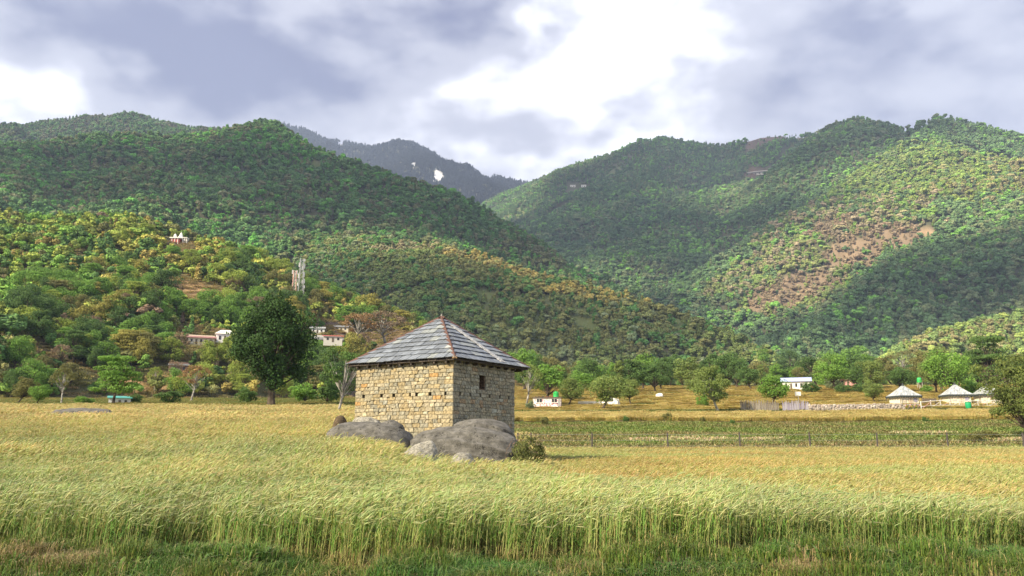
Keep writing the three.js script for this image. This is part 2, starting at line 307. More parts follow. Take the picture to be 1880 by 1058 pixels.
// ---------------------------------------------------------------- foliage makers
const rndDir = (R) => { const z = R() * 2 - 1, a = R() * Math.PI * 2, s = Math.sqrt(1 - z * z); return V(Math.cos(a) * s, z, Math.sin(a) * s); };
function leaf(B, pos, nrm, size, R, col, long = 1.5) {
  const a = V(R() - .5, R() - .5, R() - .5).cross(nrm).normalize(), b = nrm.clone().cross(a), l = size * long * .5, w = size * .5;
  const p0 = pos.clone().addScaledVector(a, -l), p2 = pos.clone().addScaledVector(a, l), bend = nrm.clone().multiplyScalar(-size * .18);
  const p1 = pos.clone().addScaledVector(b, w).add(bend), p3 = pos.clone().addScaledVector(b, -w).add(bend);
  B.tri(p0, p1, p2, col); B.tri(p0, p2, p3, col);
}
const vary = (R, k = .3, hue = .12) => { const b = 1 - k / 2 + R() * k, h = (R() - .5) * hue; return [b * (1 + h), b, b * (1 - h * .5)]; };
// a tree of height 1 with a trunk, limbs and a crown of leaves
function makeTree(seed, o = {}) {
  const R = rng(seed), { rx = .36, ry = .36, cy = .62, lobes = 14, lobeR = .15, leaves = 2600, size = .03, trunk = .028, lean = .06, layers = 0, hollow = .55, egg = 0, split = .28 } = o;
  const T = new MB(), C = new MB(), la = R() * 6.28, top = V(Math.cos(la) * lean, split, Math.sin(la) * lean), cs = [];
  for (let i = 0; i < lobes; i++) {
    const d = rndDir(R); const wob = 1 + .5 * perlin.noise(d.x * 1.6 + seed, d.y * 1.6, d.z * 1.6); let k = Math.cbrt(.25 + .75 * R()) * wob;
    let y = cy + d.y * ry * k; if (layers) y = cy - ry + (Math.floor(R() * layers) + .5) / layers * 2 * ry;
    const f = egg ? 1 - egg * ((y - cy) / ry) : 1;
    cs.push(V(top.x * 1.4 + d.x * rx * k * f, y, top.z * 1.4 + d.z * rx * k * f));
  }
  T.tube([V(0, -.03, 0), V(top.x * .1, .04, top.z * .1), V(top.x * .6, split * .6, top.z * .6), top, V(top.x * 1.4, cy, top.z * 1.4), V(top.x * 1.4, cy + ry * .6, top.z * 1.4)], [trunk * 1.5, trunk * 1.05, trunk * .9, trunk * .75, trunk * .4, trunk * .1], 7);
  for (const c of cs) { const s = split * (.8 + R() * .5), st = V(top.x * s / split, s, top.z * s / split), mid = st.clone().lerp(c, .55).add(V(0, (R() - .3) * .05, 0)); T.tube([st, mid, c], [trunk * .42, trunk * .26, trunk * .07], 4); }
  const each = Math.ceil(leaves / lobes);
  for (const c of cs) {
    const r = lobeR * (.55 + R() * .85), flatY = layers ? .35 : .8, tint = .82 + R() * .36;
    for (let i = 0; i < each; i++) {
      const d = rndDir(R); if (d.y < -.3 && R() < .5) d.y *= -1;
      const q = hollow + (1.1 - hollow) * Math.sqrt(R()), pos = V(c.x + d.x * r * q, c.y + d.y * r * q * flatY, c.z + d.z * r * q);
      const n = d.clone().addScaledVector(rndDir(R), .9).normalize(), cl = vary(R, .45, .16);
      leaf(C, pos, n, size * (.7 + R() * .6), R, cl.map((v) => v * tint));
    }
  }
  return { trunk: T.geo(), crown: C.geo() };
}
function makePine(seed, o = {}) { // layered or spired conifer of height 1
  const R = rng(seed), { w = .2, tiers = 9, per = 60, size = .045, from = .22, round = 0 } = o, T = new MB(), C = new MB();
  T.tube([V(0, -.03, 0), V(.005, .5, 0), V(0, .98, 0)], [.022, .014, .003], 6);
  for (let t = 0; t < tiers; t++) {
    const f = t / (tiers - 1), y = from + (1 - from) * f * .97, r = round ? w * Math.sqrt(Math.max(.08, 1 - (f * 1.5 - .55) ** 2)) : w * (1 - f * .93);
    for (let b = 0; b < 5; b++) {
      const a = R() * 6.28, len = r * (.6 + R() * .5), end = V(Math.cos(a) * len, y - len * .15 + (R() - .5) * .04, Math.sin(a) * len);
      if (t % 2 === 0) T.tube([V(0, y, 0), end], [.006, .002], 3);
      for (let i = 0; i < per / 5; i++) { const k = .25 + .8 * R(), p = V(end.x * k + (R() - .5) * .06, lerp(y, end.y, k) + (R() - .5) * .04, end.z * k + (R() - .5) * .06); leaf(C, p, V(R() - .5, .9, R() - .5).normalize(), size * (.7 + R() * .6), R, vary(R, .4, .12), 1.7); }
    }
  }
  return { trunk: T.geo(), crown: C.geo() };
}
// small far tree: lumpy crown with leaf tufts, one mesh
function makeFarTree(seed, kind) {
  const R = rng(seed), B = new MB(), lobes = [];
  if (kind === 'cone') { for (let t = 0; t < 8; t++) { const y = .3 + t * .085, a = R() * 6.28, q = .17 * (1 - t * .11); lobes.push([V(Math.cos(a) * q, y, Math.sin(a) * q), .15 * (1 - t * .08), .1]); } }
  else if (kind === 'tall') { for (let t = 0; t < 8; t++) { const y = .28 + t * .09, a = R() * 6.28, q = .06 + R() * .09; lobes.push([V(Math.cos(a) * q, y, Math.sin(a) * q), .11 + R() * .05, .11]); } }
  else if (kind === 'wide') { for (let t = 0; t < 9; t++) { const a = R() * 6.28, q = Math.sqrt(R()) * .34; lobes.push([V(Math.cos(a) * q, .66 - q * .5 + R() * .12, Math.sin(a) * q), .15 + R() * .08, .15 + R() * .05]); } }
  else if (kind === 'spire') {
    for (let t = 0; t < 6; t++) { const y = .2 + t * .14; lobes.push([V((R() - .5) * .04, y, (R() - .5) * .04), .19 * (1 - t * .14), .12]); }
  } else {
    const n = 7; for (let i = 0; i < n; i++) { const d = rndDir(R); lobes.push([V(d.x * .22, .58 + d.y * .22, d.z * .22), .15 + R() * .09, .14 + R() * .06]); }
  }
  B.tube([V(0, -.15, 0), V(0, .5, 0)], [.03, .02], 4, [.5, .42, .4]);
  for (const [c, r, ry] of lobes) {
    const g = new THREE.IcosahedronGeometry(1, 1), p = g.attributes.position, q = [], tint = .85 + R() * .3;
    for (let i = 0; i < p.count; i++) { const v = V(0, 0, 0).fromBufferAttribute(p, i), k = .82 + .55 * noise(v.x * 2.3 + seed, v.y * 2.3 + c.x * 9, v.z * 2.3 + c.z * 9); q.push(V(c.x + v.x * r * k * .86, c.y + v.y * ry * k * .86, c.z + v.z * r * k * .86)); }
    for (let i = 0; i < q.length; i += 3) { const cl = vary(R, .3, .1).map((v) => v * tint); B.tri(q[i], q[i + 1], q[i + 2], cl); }
    for (let i = 0; i < 46; i++) { const d = rndDir(R); if (d.y < -.2) d.y *= -1; const pos = V(c.x + d.x * r * (.8 + R() * .3), c.y + d.y * ry * (.8 + R() * .3), c.z + d.z * r * (.8 + R() * .3)); leaf(B, pos, d.addScaledVector(rndDir(R), .8).normalize(), .075 + R() * .05, R, vary(R, .5, .2).map((v) => v * tint), 1.4); }
  }
  return B.geo();
}
console.log('makers ready');
// ================================================================ THE STONE HOUSE
const PHI = 31.8 * Math.PI / 180, EAVE = 5.73, WALL = 5.16, HW = WALL / 2, HE = EAVE / 2;
const cornerN = at(835, 657, 30), nL = V(-Math.sin(PHI), 0, Math.cos(PHI)), nR = V(Math.cos(PHI), 0, Math.sin(PHI));
const houseC = cornerN.clone().addScaledVector(nL, -HE).addScaledVector(nR, -HE);
const Y0 = 1.95, YE = cornerN.y, YA = 7.0;                       // foot of the walls, eaves, apex (world heights)
const house = thing('stone_house', 'small square house of coursed buff stone with a pyramid roof of grey slates', 'house', [houseC.x, 0, houseC.z], -PHI);
{
  const R = rng(11), RW = 4.62;
  const rows = [1.6, 1.78, 1.95, 2.12, 2.29, 2.45, 2.62, 2.77, 2.93, 3.09, 3.24, 3.38, 3.52, 3.68, 3.83, 3.98, 4.13, 4.28, 4.43, 4.58, 4.72, YE + .02];
  // u runs from the near corner along each face
  const openings = { front: [.28, 1.05, 1.75, 2.1, 2.95, 3.62, 4.62].map((u, i) => [u, u + (i === 3 ? .07 : .12), 3.38, 3.52]), right: [.42, 1.12, 1.85, 2.55, 3.35, 4.1].map((u) => [u, u + .11, 3.38, 3.52]) };
  openings.right.push([1.82, 2.28, 3.68, 4.28]);
  const place = { front: (u, y, w) => V(HW - u, y, HW + w), right: (u, y, w) => V(HW + w, y, HW - u) };
  const mortar = paint(.20, .175, .125, { map: scaled(soilTex, 1.5), roughness: 1 });
  const stoneMat = new THREE.MeshStandardMaterial({ vertexColors: true, flatShading: true, roughness: .92, map: scaled(stoneTex, 1.7), bumpMap: scaled(bumpTex, 2), bumpScale: .006, side: DS });
  const all = [], shade = (t, k) => t.map((x, i) => x * k * [.92, .90, .87][i]);
  const wallOf = {};
  for (const face of ['front', 'right']) {
    const op = openings[face], LEN = face === 'front' ? WALL : RW, us = [...new Set([0, LEN, ...op.flatMap((o) => [o[0], o[1]])])].sort((a, b) => a - b), vs = [...new Set([1.4, YE, ...op.flatMap((o) => [o[2], o[3]])])].sort((a, b) => a - b), B = new MB();
    for (let i = 0; i < us.length - 1; i++) for (let j = 0; j < vs.length - 1; j++) {
      const um = (us[i] + us[i + 1]) / 2, vm = (vs[j] + vs[j + 1]) / 2;
      if (op.some((o) => um > o[0] && um < o[1] && vm > o[2] && vm < o[3])) continue;
      const a = face === 'front' ? [HW - us[i + 1], HW - us[i], vs[j], vs[j + 1], HW - .4, HW] : [HW - .4, HW, vs[j], vs[j + 1], HW - us[i + 1], HW - us[i]];
      if (face === 'right' && us[i] === 0) a[5] = HW - .4; else if (face === 'right' && us[i] < .4) a[5] = Math.min(a[5], HW - .4);
      if (a[5] > a[4]) B.box(...a);
    }
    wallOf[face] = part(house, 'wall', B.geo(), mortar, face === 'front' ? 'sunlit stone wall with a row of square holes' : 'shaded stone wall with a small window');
    const tones = face === 'front' ? [[.47, .41, .27], [.43, .395, .285], [.50, .43, .27], [.41, .395, .31], [.54, .48, .34], [.48, .395, .23]] : [[.37, .36, .27], [.35, .35, .275], [.40, .375, .275], [.34, .345, .28], [.39, .36, .265]];  // right wall gets greyer, dimmer tones: its shade is put into the stone colour
    const stone = (q, tone, proud) => { // q: four or five [u, v] corners
      const B2 = new MB(), cu = q.reduce((s, p) => s + p[0], 0) / q.length, cv = q.reduce((s, p) => s + p[1], 0) / q.length;
      const ring = (gap, w, jit) => q.map(([u, v]) => { const du = u - cu, dv = v - cv, l = Math.hypot(du, dv); return place[face](cu + du * (1 - gap / l * 1.3), cv + dv * (1 - gap / l * 1.3), w + (R() - .5) * jit); });
      const r0 = ring(.005, -.03, 0), r1 = ring(.006, proud - .016, .004), r2 = ring(.02, proud, .008), c = place[face](cu, cv, proud + .003), n = q.length, off = [R() * 5, R() * 5];
      const uv = (p) => [(face === 'front' ? p.x : p.z) + off[0], p.y + off[1]];
      const tri = (a, b, d) => B2.tri(a, b, d, tone, uv(a), uv(b), uv(d));
      for (let k = 0; k < n; k++) { const m = (k + 1) % n; tri(r0[k], r0[m], r1[m]); tri(r0[k], r1[m], r1[k]); tri(r1[k], r1[m], r2[m]); tri(r1[k], r2[m], r2[k]); tri(r2[k], r2[m], c); }
      const area = (q[1][0] - q[0][0]) * (q[2][1] - q[1][1]) * (face === 'front' ? 1 : .6) * (cv < 2.35 ? .3 : 1);
      all.push({ geo: B2.geo(), face, area });
    };
    for (let j = 0; j < rows.length - 1; j++) {
      const v0 = rows[j], v1 = rows[j + 1], vm = (v0 + v1) / 2, wig = (u, v) => (openings[face].some((o) => Math.abs(v - o[2]) < .01 || Math.abs(v - o[3]) < .01) || v === rows[0] || v > 4.8 ? 0 : 1) * noise(u * 1.1, v * 7, face === 'front' ? 2 : 5) * .05;
      const stops = op.filter((o) => vm > o[2] && vm < o[3]).sort((a, b) => a[0] - b[0]); let u = face === 'front' ? -.045 : 0; const spans = [];
      for (const o of stops) { spans.push([u, o[0]]); u = o[1]; } spans.push([u, LEN]);
      for (const [a, b] of spans) {
        const cuts = [a]; let p = a;
        while (p < b) { const quoin = (p < .1 || b - p < .5) && R() < .6; p += quoin ? .34 + R() * .2 : R() < .18 ? .13 + R() * .08 : .21 + R() * .25; if (b - p < .13) p = b; cuts.push(Math.min(p, b)); }
        const lean = cuts.map((c, k) => (k && k < cuts.length - 1 ? (R() - .5) * .07 : 0));
        for (let k = 0; k < cuts.length - 1; k++) {
          const ua = cuts[k], ub = cuts[k + 1], la = lean[k], lb = lean[k + 1];
          let tone = shade(tones[Math.floor(R() * tones.length)], .82 + R() * .34);
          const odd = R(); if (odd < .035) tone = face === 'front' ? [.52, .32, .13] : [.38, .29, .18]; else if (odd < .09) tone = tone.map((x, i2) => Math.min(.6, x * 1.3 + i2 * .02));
          const proud = .03 + R() * .026;
          const A = [ua - la, v0 + wig(ua, v0)], Bq = [ub - lb, v0 + wig(ub, v0)], Cq = [ub + lb, v1 + wig(ub, v1)], D = [ua + la, v1 + wig(ua, v1)];
          if (R() < .1 && ub - ua < .3) { const m = .38 + R() * .24, M1 = [lerp(A[0], D[0], m), lerp(A[1], D[1], m)], M2 = [lerp(Bq[0], Cq[0], m + (R() - .5) * .15), lerp(Bq[1], Cq[1], m)]; stone([A, Bq, M2, M1], tone, proud); stone([M1, M2, Cq, D], shade(tones[Math.floor(R() * tones.length)], .85 + R() * .3), .03 + R() * .02); }
          else if (R() < .3) { const k2 = .5 + R() * .35; stone([A, Bq, [lerp(Bq[0], Cq[0], k2) + .004, lerp(Bq[1], Cq[1], k2)], [lerp(Cq[0], D[0], .18 + R() * .2), Cq[1]], D], tone, proud); }
          else stone([A, Bq, Cq, D], tone, proud);
        }
      }
    }
  }
  all.sort((a, b) => b.area - a.area);
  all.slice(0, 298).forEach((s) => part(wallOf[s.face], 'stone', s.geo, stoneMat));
  const rest = part(house, 'small_stones', mergeGeometries(all.slice(298).map((s) => s.geo)), stoneMat); rest.userData.kind = 'stuff';
  // plain rear walls
  part(house, 'wall', new MB().box(-HW, HW - .401, 1.4, YE, HW - RW, HW - RW + .4).geo(), mortar); part(house, 'wall', new MB().box(-HW, -HW + .4, 1.4, YE, HW - RW + .401, HW - .401).geo(), mortar);
  // window on the shaded side
  const wood = paint(.16, .11, .07, { map: barkTex }), win = part(house, 'window', new MB().box(HW - .3, HW - .27, 3.72, 4.22, HW - 2.24, HW - 1.86).geo(), paint(.012, .012, .014, { roughness: .3 }), 'small dark window in a wooden frame');
  part(win, 'frame', new MB().box(HW - .26, HW + .01, 3.68, 3.73, HW - 2.279, HW - 1.821).geo(), wood); part(win, 'lintel', new MB().box(HW - .3, HW + .03, 4.285, 4.335, HW - 2.42, HW - 1.7).geo(), wood);
  part(win, 'frame', new MB().box(HW - .26, HW - .01, 3.731, 4.27, HW - 1.87, HW - 1.822).geo(), wood); part(win, 'frame', new MB().box(HW - .26, HW - .01, 3.731, 4.27, HW - 2.278, HW - 2.235).geo(), wood); part(win, 'bar', new MB().box(HW - .262, HW - .24, 3.731, 4.28, HW - 2.06, HW - 2.04).geo(), wood);
  // roof
  const deckMat = paint(.075, .058, .045, { map: barkTex });
  const roof = part(house, 'roof', (() => { const B = new MB(), t = V(0, YA - .05, 0), t2 = V(0, YA - .14, 0), q = [[1, 1], [-1, 1], [-1, -1], [1, -1]].map(([x, z]) => V(x * (HE - .03), YE - .005, z * (HE - .03))), q2 = q.map((p) => p.clone().add(V(0, -.07, 0))); for (let k = 0; k < 4; k++) { B.tri(q[k], q[(k + 1) % 4], t, [1, 1, 1]); B.tri(q2[k], q2[(k + 1) % 4], t2, [1, 1, 1]); B.quad(q[k], q[(k + 1) % 4], q2[(k + 1) % 4], q2[k], [1, 1, 1]); } return B.geo(); })(), deckMat, 'dark boarded roof deck under the slates');
  const slateMat = new THREE.MeshStandardMaterial({ vertexColors: true, flatShading: true, roughness: .55, map: scaled(stoneTex, 1.3), bumpMap: scaled(bumpTex, 2), bumpScale: .004, side: DS });
  const rise = YA - YE, slope = Math.hypot(HE, rise), NROW = 10, EXP = slope / NROW, back = [];
  for (let f = 0; f < 4; f++) {
    const M = new THREE.Matrix4().makeRotationY(f * Math.PI / 2);                       // f 0: front, 1: right, then the two rear planes
    const to3 = (x, s, w) => { const k = s / slope; return V(x, YE + rise * k + w * HE / slope, HE * (1 - k) + w * rise / slope).applyMatrix4(M); };
    const half = (s) => HE * (1 - s / slope);
    for (let r = 0; r < NROW; r++) {
      const s0 = r * EXP - (r ? 0 : .05), s1 = Math.min(slope - .02, (r + 1.32) * EXP); let x = -half(s0) - R() * .3;
      while (x < half(s0)) {
        const w = .34 + R() * .24, x1 = x + w, g = .013, dj = (R() - .5) * .045, sk = (R() - .5) * .03;
        let poly = [[x + g, s0 + dj + (R() - .5) * .02], [x1 - g, s0 + dj + (R() - .5) * .02], [x1 - g + sk, s1], [x + g + sk, s1]];
        if (r && R() < .25) poly = [poly[0], [lerp(x, x1, .8), poly[0][1] - .005], [x1 - g, poly[1][1] + .04], poly[2], poly[3]];
        for (const sg of [1, -1]) { // cut along the hips
          const out = []; const dist = ([px, ps]) => half(ps) - sg * px;
          for (let k = 0; k < poly.length; k++) { const a = poly[k], b = poly[(k + 1) % poly.length], da = dist(a), db = dist(b); if (da >= 0) out.push(a); if ((da >= 0) !== (db >= 0)) { const t = da / (da - db); out.push([lerp(a[0], b[0], t), lerp(a[1], b[1], t)]); } }
          poly = out; if (poly.length < 3) break;
        }
        if (poly.length >= 3) {
          const tilt = (R() - .5) * .014, wz = (ps, px) => .014 + .055 * clamp((s1 - ps) / (s1 - s0), 0, 1) + tilt * (px - x) / w, th = .018 + R() * .01;
          const pale = R(), gy = .20 + R() * .12, tone = pale < .08 ? [.40, .42, .41] : pale < .2 ? [.33, .36, .36] : [gy * .86, gy * .97, gy * 1.13];
          const B = new MB().prism(poly.map(([a, b]) => to3(a, b, wz(b, a))), poly.map(([a, b]) => to3(a, b, wz(b, a) + th)), tone), ge = B.geo();
          if (f < 2) part(roof, 'slate', ge, slateMat); else back.push(ge);
        }
        x = x1;
      }
    }
  }
  const rear = part(house, 'rear_slates', mergeGeometries(back), slateMat); rear.userData.kind = 'stuff';
  const rust = new THREE.MeshStandardMaterial({ color: lin(.15, .075, .058), map: scaled(stoneTex, 2), roughness: .75, metalness: .1, flatShading: true, side: DS });
  for (const [sx, sz] of [[1, 1], [-1, 1], [1, -1], [-1, -1]]) {   // rusty hip caps in overlapping lengths
    const B = new MB(), nseg = 4;
    for (let k = 0; k < nseg; k++) {
      const t0 = k / nseg, t1 = Math.min(1, (k + 1.06) / nseg), lift = .085 + (k % 2) * .006, pt = (t, ox, oz, dy) => V(sx * HE * (1 - t) + ox, YE + rise * t + dy, sz * HE * (1 - t) + oz);
      const sec = (t) => [pt(t, -sx * .21, 0, .055 - .02), pt(t, 0, 0, lift + .03), pt(t, 0, -sz * .21, .055 - .02)], up = (q) => q.map((p) => p.clone().add(V(0, .008, 0)));
      const a = sec(t0 - .012), b = sec(t1); B.quad(a[0], a[1], b[1], b[0], [1, 1, 1]); B.quad(a[1], a[2], b[2], b[1], [1, 1, 1]); const a2 = up(a), b2 = up(b); B.quad(a2[0], a2[1], b2[1], b2[0], [1, 1, 1]); B.quad(a2[1], a2[2], b2[2], b2[1], [1, 1, 1]); B.quad(a[0], a[1], a2[1], a2[0], [1, 1, 1]); B.quad(a[1], a[2], a2[2], a2[1], [1, 1, 1]);
    }
    part(house, 'hip_cap', B.geo(), rust);
  }
  part(house, 'finial', new MB().tube([V(0, YA + .02, 0), V(.01, YA + .14, 0), V(.05, YA + .2, .03)], [.07, .05, .01], 6).geo(), paint(.3, .29, .27));
  part(house, 'hip_end', new MB().box(-.09, .09, -.05, .05, -.06, .06, [1, 1, 1], new THREE.Matrix4().makeTranslation(HE - .03, YE + .03, HE - .03).multiply(new THREE.Matrix4().makeRotationY(Math.PI / 4))).geo(), paint(.42, .27, .14));
  { // pale board lying down the right-hand roof plane
    const a = V(.32 * HE, 0, 0), M = new THREE.Matrix4(), k0 = .03, k1 = .8, pt = (k, z, w) => V(HE * (1 - k) + w * rise / slope, YE + rise * k + w * HE / slope, z);
    const z0 = -.75, z1 = .02, wd = .19, ring = (w) => [pt(k0, z0 - wd, w), pt(k0, z0 + wd, w), pt(k1, z1 + wd * .8, w), pt(k1, z1 - wd * .8, w)];
    part(house, 'roof_board', new MB().prism(ring(.075), ring(.10), [1, 1, 1]).geo(), paint(.62, .62, .61, { map: barkTex }), 'pale weathered board lying down the slates');
  }
  for (let k = 0; k < 9; k++) { const p = -HW + .2 + k * (WALL - .4) / 8; part(house, 'rafter_end', new MB().box(p - .04, p + .04, YE - .17, YE - .08, HW - .2, HE - .06).geo(), deckMat); part(house, 'rafter_end', new MB().box(HW - .2, HE - .06, YE - .17, YE - .08, p - .04, p + .04).geo(), deckMat); }
}

// ================================================================ boulders and rocks
const rockGrey = new THREE.MeshStandardMaterial({ color: lin(.18, .176, .17), map: scaled(rockTex, .55), bumpMap: scaled(bumpTex, 1.2), bumpScale: .018, roughness: .95, vertexColors: true });
const rockPale = new THREE.MeshStandardMaterial({ color: lin(.43, .42, .385), map: scaled(rockTex, 2.2), bumpMap: scaled(bumpTex, 3), bumpScale: .03, roughness: .95, vertexColors: true });
const rockBrown = new THREE.MeshStandardMaterial({ color: lin(.13, .095, .06), map: scaled(rockTex, 2), roughness: 1, vertexColors: true });
function boulder(name, x, y, z, rx, ry, rz, seed, mat, label, o = {}) {
  const g = new THREE.SphereGeometry(1, o.seg ?? 96, (o.seg ?? 96) * .66), p = g.attributes.position, c = [], uv = [], e = o.square ?? 2.6, v = V(0, 0, 0); o.f ??= rx > .8 ? .75 : 1.6;
  for (let i = 0; i < p.count; i++) {
    v.fromBufferAttribute(p, i);
    const k = Math.pow(Math.abs(v.x) ** e + Math.abs(v.y) ** e + Math.abs(v.z) ** e, -1 / e), q = v.clone().multiplyScalar(k);
    const n = 1 + (o.rough ?? .16) * fbm3(q.x * rx * o.f + seed, q.y * ry * o.f, q.z * rz * o.f) + (o.ledge ?? 0) * (.5 - Math.min(1, Math.abs(noise(q.x * rx * .5 + seed, q.y * ry * 1.6 + q.x * .5, q.z * rz * .5)) * 5));
    p.setXYZ(i, q.x * rx * n, q.y * ry * n + (o.tilt ?? 0) * q.x * rx, q.z * rz * n);
    const s = .95 + .2 * fbm3(q.x * rx * .5 + seed, q.y * ry * 2.4, q.z * rz * .5), w = 1 + .13 * fbm3(q.x * rx * 1.7 + 3, q.y * ry * 1.7 + seed, q.z * rz * 1.7);
    c.push(s * w * 1.03, s * w, s * w * .97); uv.push(q.x * rx + q.z * rz * .25, q.y * ry - q.z * rz * .9);
  }
  g.setAttribute('color', new THREE.Float32BufferAttribute(c, 3)); g.setAttribute('uv', new THREE.Float32BufferAttribute(uv, 2)); g.computeVertexNormals();
  const m = single(name, g, mat, label, 'rock'); m.position.set(x, y, z); m.rotation.y = o.turn ?? 0; return m;
}
const KEEP = []; // no crop grows here: [x, z, radius]
function rockAt(px, pyTop, D, wpx, h, rz, seed, mat, label, o = {}) {
  const t = at(px, pyTop, D), w = wpx / F * D / 2;
  const b = boulder(o.name ?? 'boulder', t.x, t.y - h / 2, t.z, w, h / 2, rz, seed, mat, label, o); KEEP.push([t.x, t.z, Math.min(w, rz) * .72]); if (w > rz) { KEEP.push([t.x - (w - rz), t.z, rz * .6], [t.x + (w - rz), t.z, rz * .6]); } return b;
}
rockAt(858, 783, 27.6, 212, 2.5, 1.35, 3.1, rockGrey, 'largest smooth dark grey boulder in front of the house corner', { rough: .12, ledge: .05, tilt: -.04 });
rockAt(886, 769, 29.3, 122, 2.2, 1.2, 5.6, rockGrey, 'smooth grey slab rising behind the largest boulder against the shaded wall', { rough: .12, ledge: .06, tilt: -.06 });
rockAt(680, 777, 28.2, 160, 1.8, 1.1, 8.2, rockGrey, 'long low grey rock slab below the sunlit wall', { rough: .13, ledge: .05, tilt: -.05 });
rockAt(775, 812, 23.6, 68, 1.45, .5, 9.9, rockPale, 'pale speckled boulder standing in the crop before the house', { rough: .4, square: 2.1, seg: 64, tilt: .02 });
rockAt(850, 828, 23.2, 46, 1.1, .38, 12.4, rockPale, 'small pale rock in the crop right of the speckled boulder', { rough: .45, square: 2.1, seg: 48 });
for (const [px, d, r] of [[775, 23.2, .62], [775, 22.7, .5], [850, 22.9, .45], [850, 22.4, .35]]) { const q = at(px, 830, d); KEEP.push([q.x, q.z, r]); }
rockAt(625, 765, 30.2, 26, .9, .3, 14.2, rockBrown, 'dark brown earthy lump left of the house', { rough: .5, square: 2, seg: 40, name: 'earth_mound' });
rockAt(672, 767, 29.8, 54, .8, .5, 15.8, rockPale, 'heap of grey rubble at the foot of the sunlit wall', { rough: .6, square: 2, seg: 56, name: 'rubble_heap' });
rockAt(720, 773, 29.6, 50, .7, .5, 16.8, rockGrey, 'low dark rubble beside the grey heap under the wall', { rough: .5, square: 2, seg: 48, name: 'rubble_heap' });
rockAt(158, 750, 50, 120, 1.6, 1.5, 18.4, rockGrey, 'flat rock outcrop showing through the far left crop', { rough: .3, seg: 64 });
rockAt(118, 751, 52, 50, 1.4, 1.0, 19.4, rockGrey, 'small rock beside the flat outcrop in the left crop', { rough: .3, seg: 48 });

// ================================================================ crops and grass (uncountable)
function cropPatch(seed, { n = 240, size = 1, h = .88, green = .5, thick = 1, far = false }) {
  const R = rng(seed), B = new MB();
  for (let i = 0; i < n; i++) {
    const x = (R() - .5) * size, z = (R() - .5) * size, H = h * (R() < .06 ? 1.12 + R() * .1 : .74 + R() * .34), lean = .02 + R() * .16, la = (R() - .5) * 2.4, dx = Math.cos(la) * lean, dz = Math.sin(la) * lean;
    const at2 = (t) => V(x + dx * t * t, H * t, z + dz * t * t), g = R() < green, w = .0032 * thick * (.8 + R() * .5);
    const stem = g ? [.28 + R() * .1, .38 + R() * .1, .10] : [.48 + R() * .12, .45 + R() * .08, .19], straw = [.40 + R() * .12, .31 + R() * .07, .15], low = .14 + R() * .3;
    if (!far) { B.tube([at2(0), at2(low)], [w * 1.2, w * 1.1], 3, straw); B.tube([at2(low), at2(.65), at2(.93)], [w * 1.1, w, w * .8], 3, stem); }
    else B.tube([at2(.3), at2(.93)], [w * 1.3, w], 3, stem);
    const nl = far ? 1 : 3 + (R() < .4 ? 1 : 0);
    for (let k = 0; k < nl; k++) { // leaf blades
      const t = far ? .6 + R() * .25 : k === 0 ? .1 + R() * .12 : .22 + k * .17 + R() * .1, a = R() * 6.28, len = (.13 + R() * .14) * h, s = at2(t), up = .5 + R() * .5, dry = k === 0 || R() < .14, lw = .0055 * thick;
      const c = dry ? [.42, .30 + R() * .08, .13] : R() < .1 ? [.42, .34, .06] : g ? [.15 + R() * .08, .29 + R() * .1, .05] : [.28 + R() * .1, .36 + R() * .06, .09];
      const m = s.clone().add(V(Math.cos(a) * len * .5, len * up * .75, Math.sin(a) * len * .5)), e = m.clone().add(V(Math.cos(a) * len * .6 + .02, -len * .12 * (dry ? 4 : 1), Math.sin(a) * len * .6)), sd = V(-Math.sin(a), 0, Math.cos(a)).multiplyScalar(lw);
      B.quad(s.clone().sub(sd), s.clone().add(sd), m.clone().add(sd), m.clone().sub(sd), c); B.tri(m.clone().sub(sd), m.clone().add(sd), e, c);
    }
    // nodding ear with awns
    const e0 = at2(.92), ea = la + (R() - .5) * 2.2, el = (.085 + R() * .04) * (far ? 1.3 : 1), ed = V(Math.cos(ea) * .6 + .25, -.1 + R() * 1.1, Math.sin(ea) * .6).normalize(), ew = .0085 * thick;
    const tone = R() < green * .75 ? [.40 + R() * .12, .43 + R() * .1, .18] : [.56 + R() * .14, .53 + R() * .12, .30], e1 = e0.clone().addScaledVector(ed, el * .45), e2 = e0.clone().addScaledVector(ed, el);
    B.tube([e0, e1, e2], [ew * .6, ew, ew * .3], 4, tone);
    const aw = [tone[0] * 1.12, tone[1] * 1.08, tone[2] * 1.2];
    for (let k = 0; k < (far ? 2 : 5); k++) { const s = e0.clone().addScaledVector(ed, el * (.25 + .17 * k)), tip = s.clone().addScaledVector(ed, .075 + R() * .03).add(V((R() - .3) * .035, -.012 + (R() - .5) * .03, (R() - .5) * .035)), sd = V(R() - .5, R() - .5, R() - .5).normalize().multiplyScalar(.0022 * thick); B.tri(s.clone().add(sd), s.clone().sub(sd), tip, aw); }
  }
  return B.geo();
}
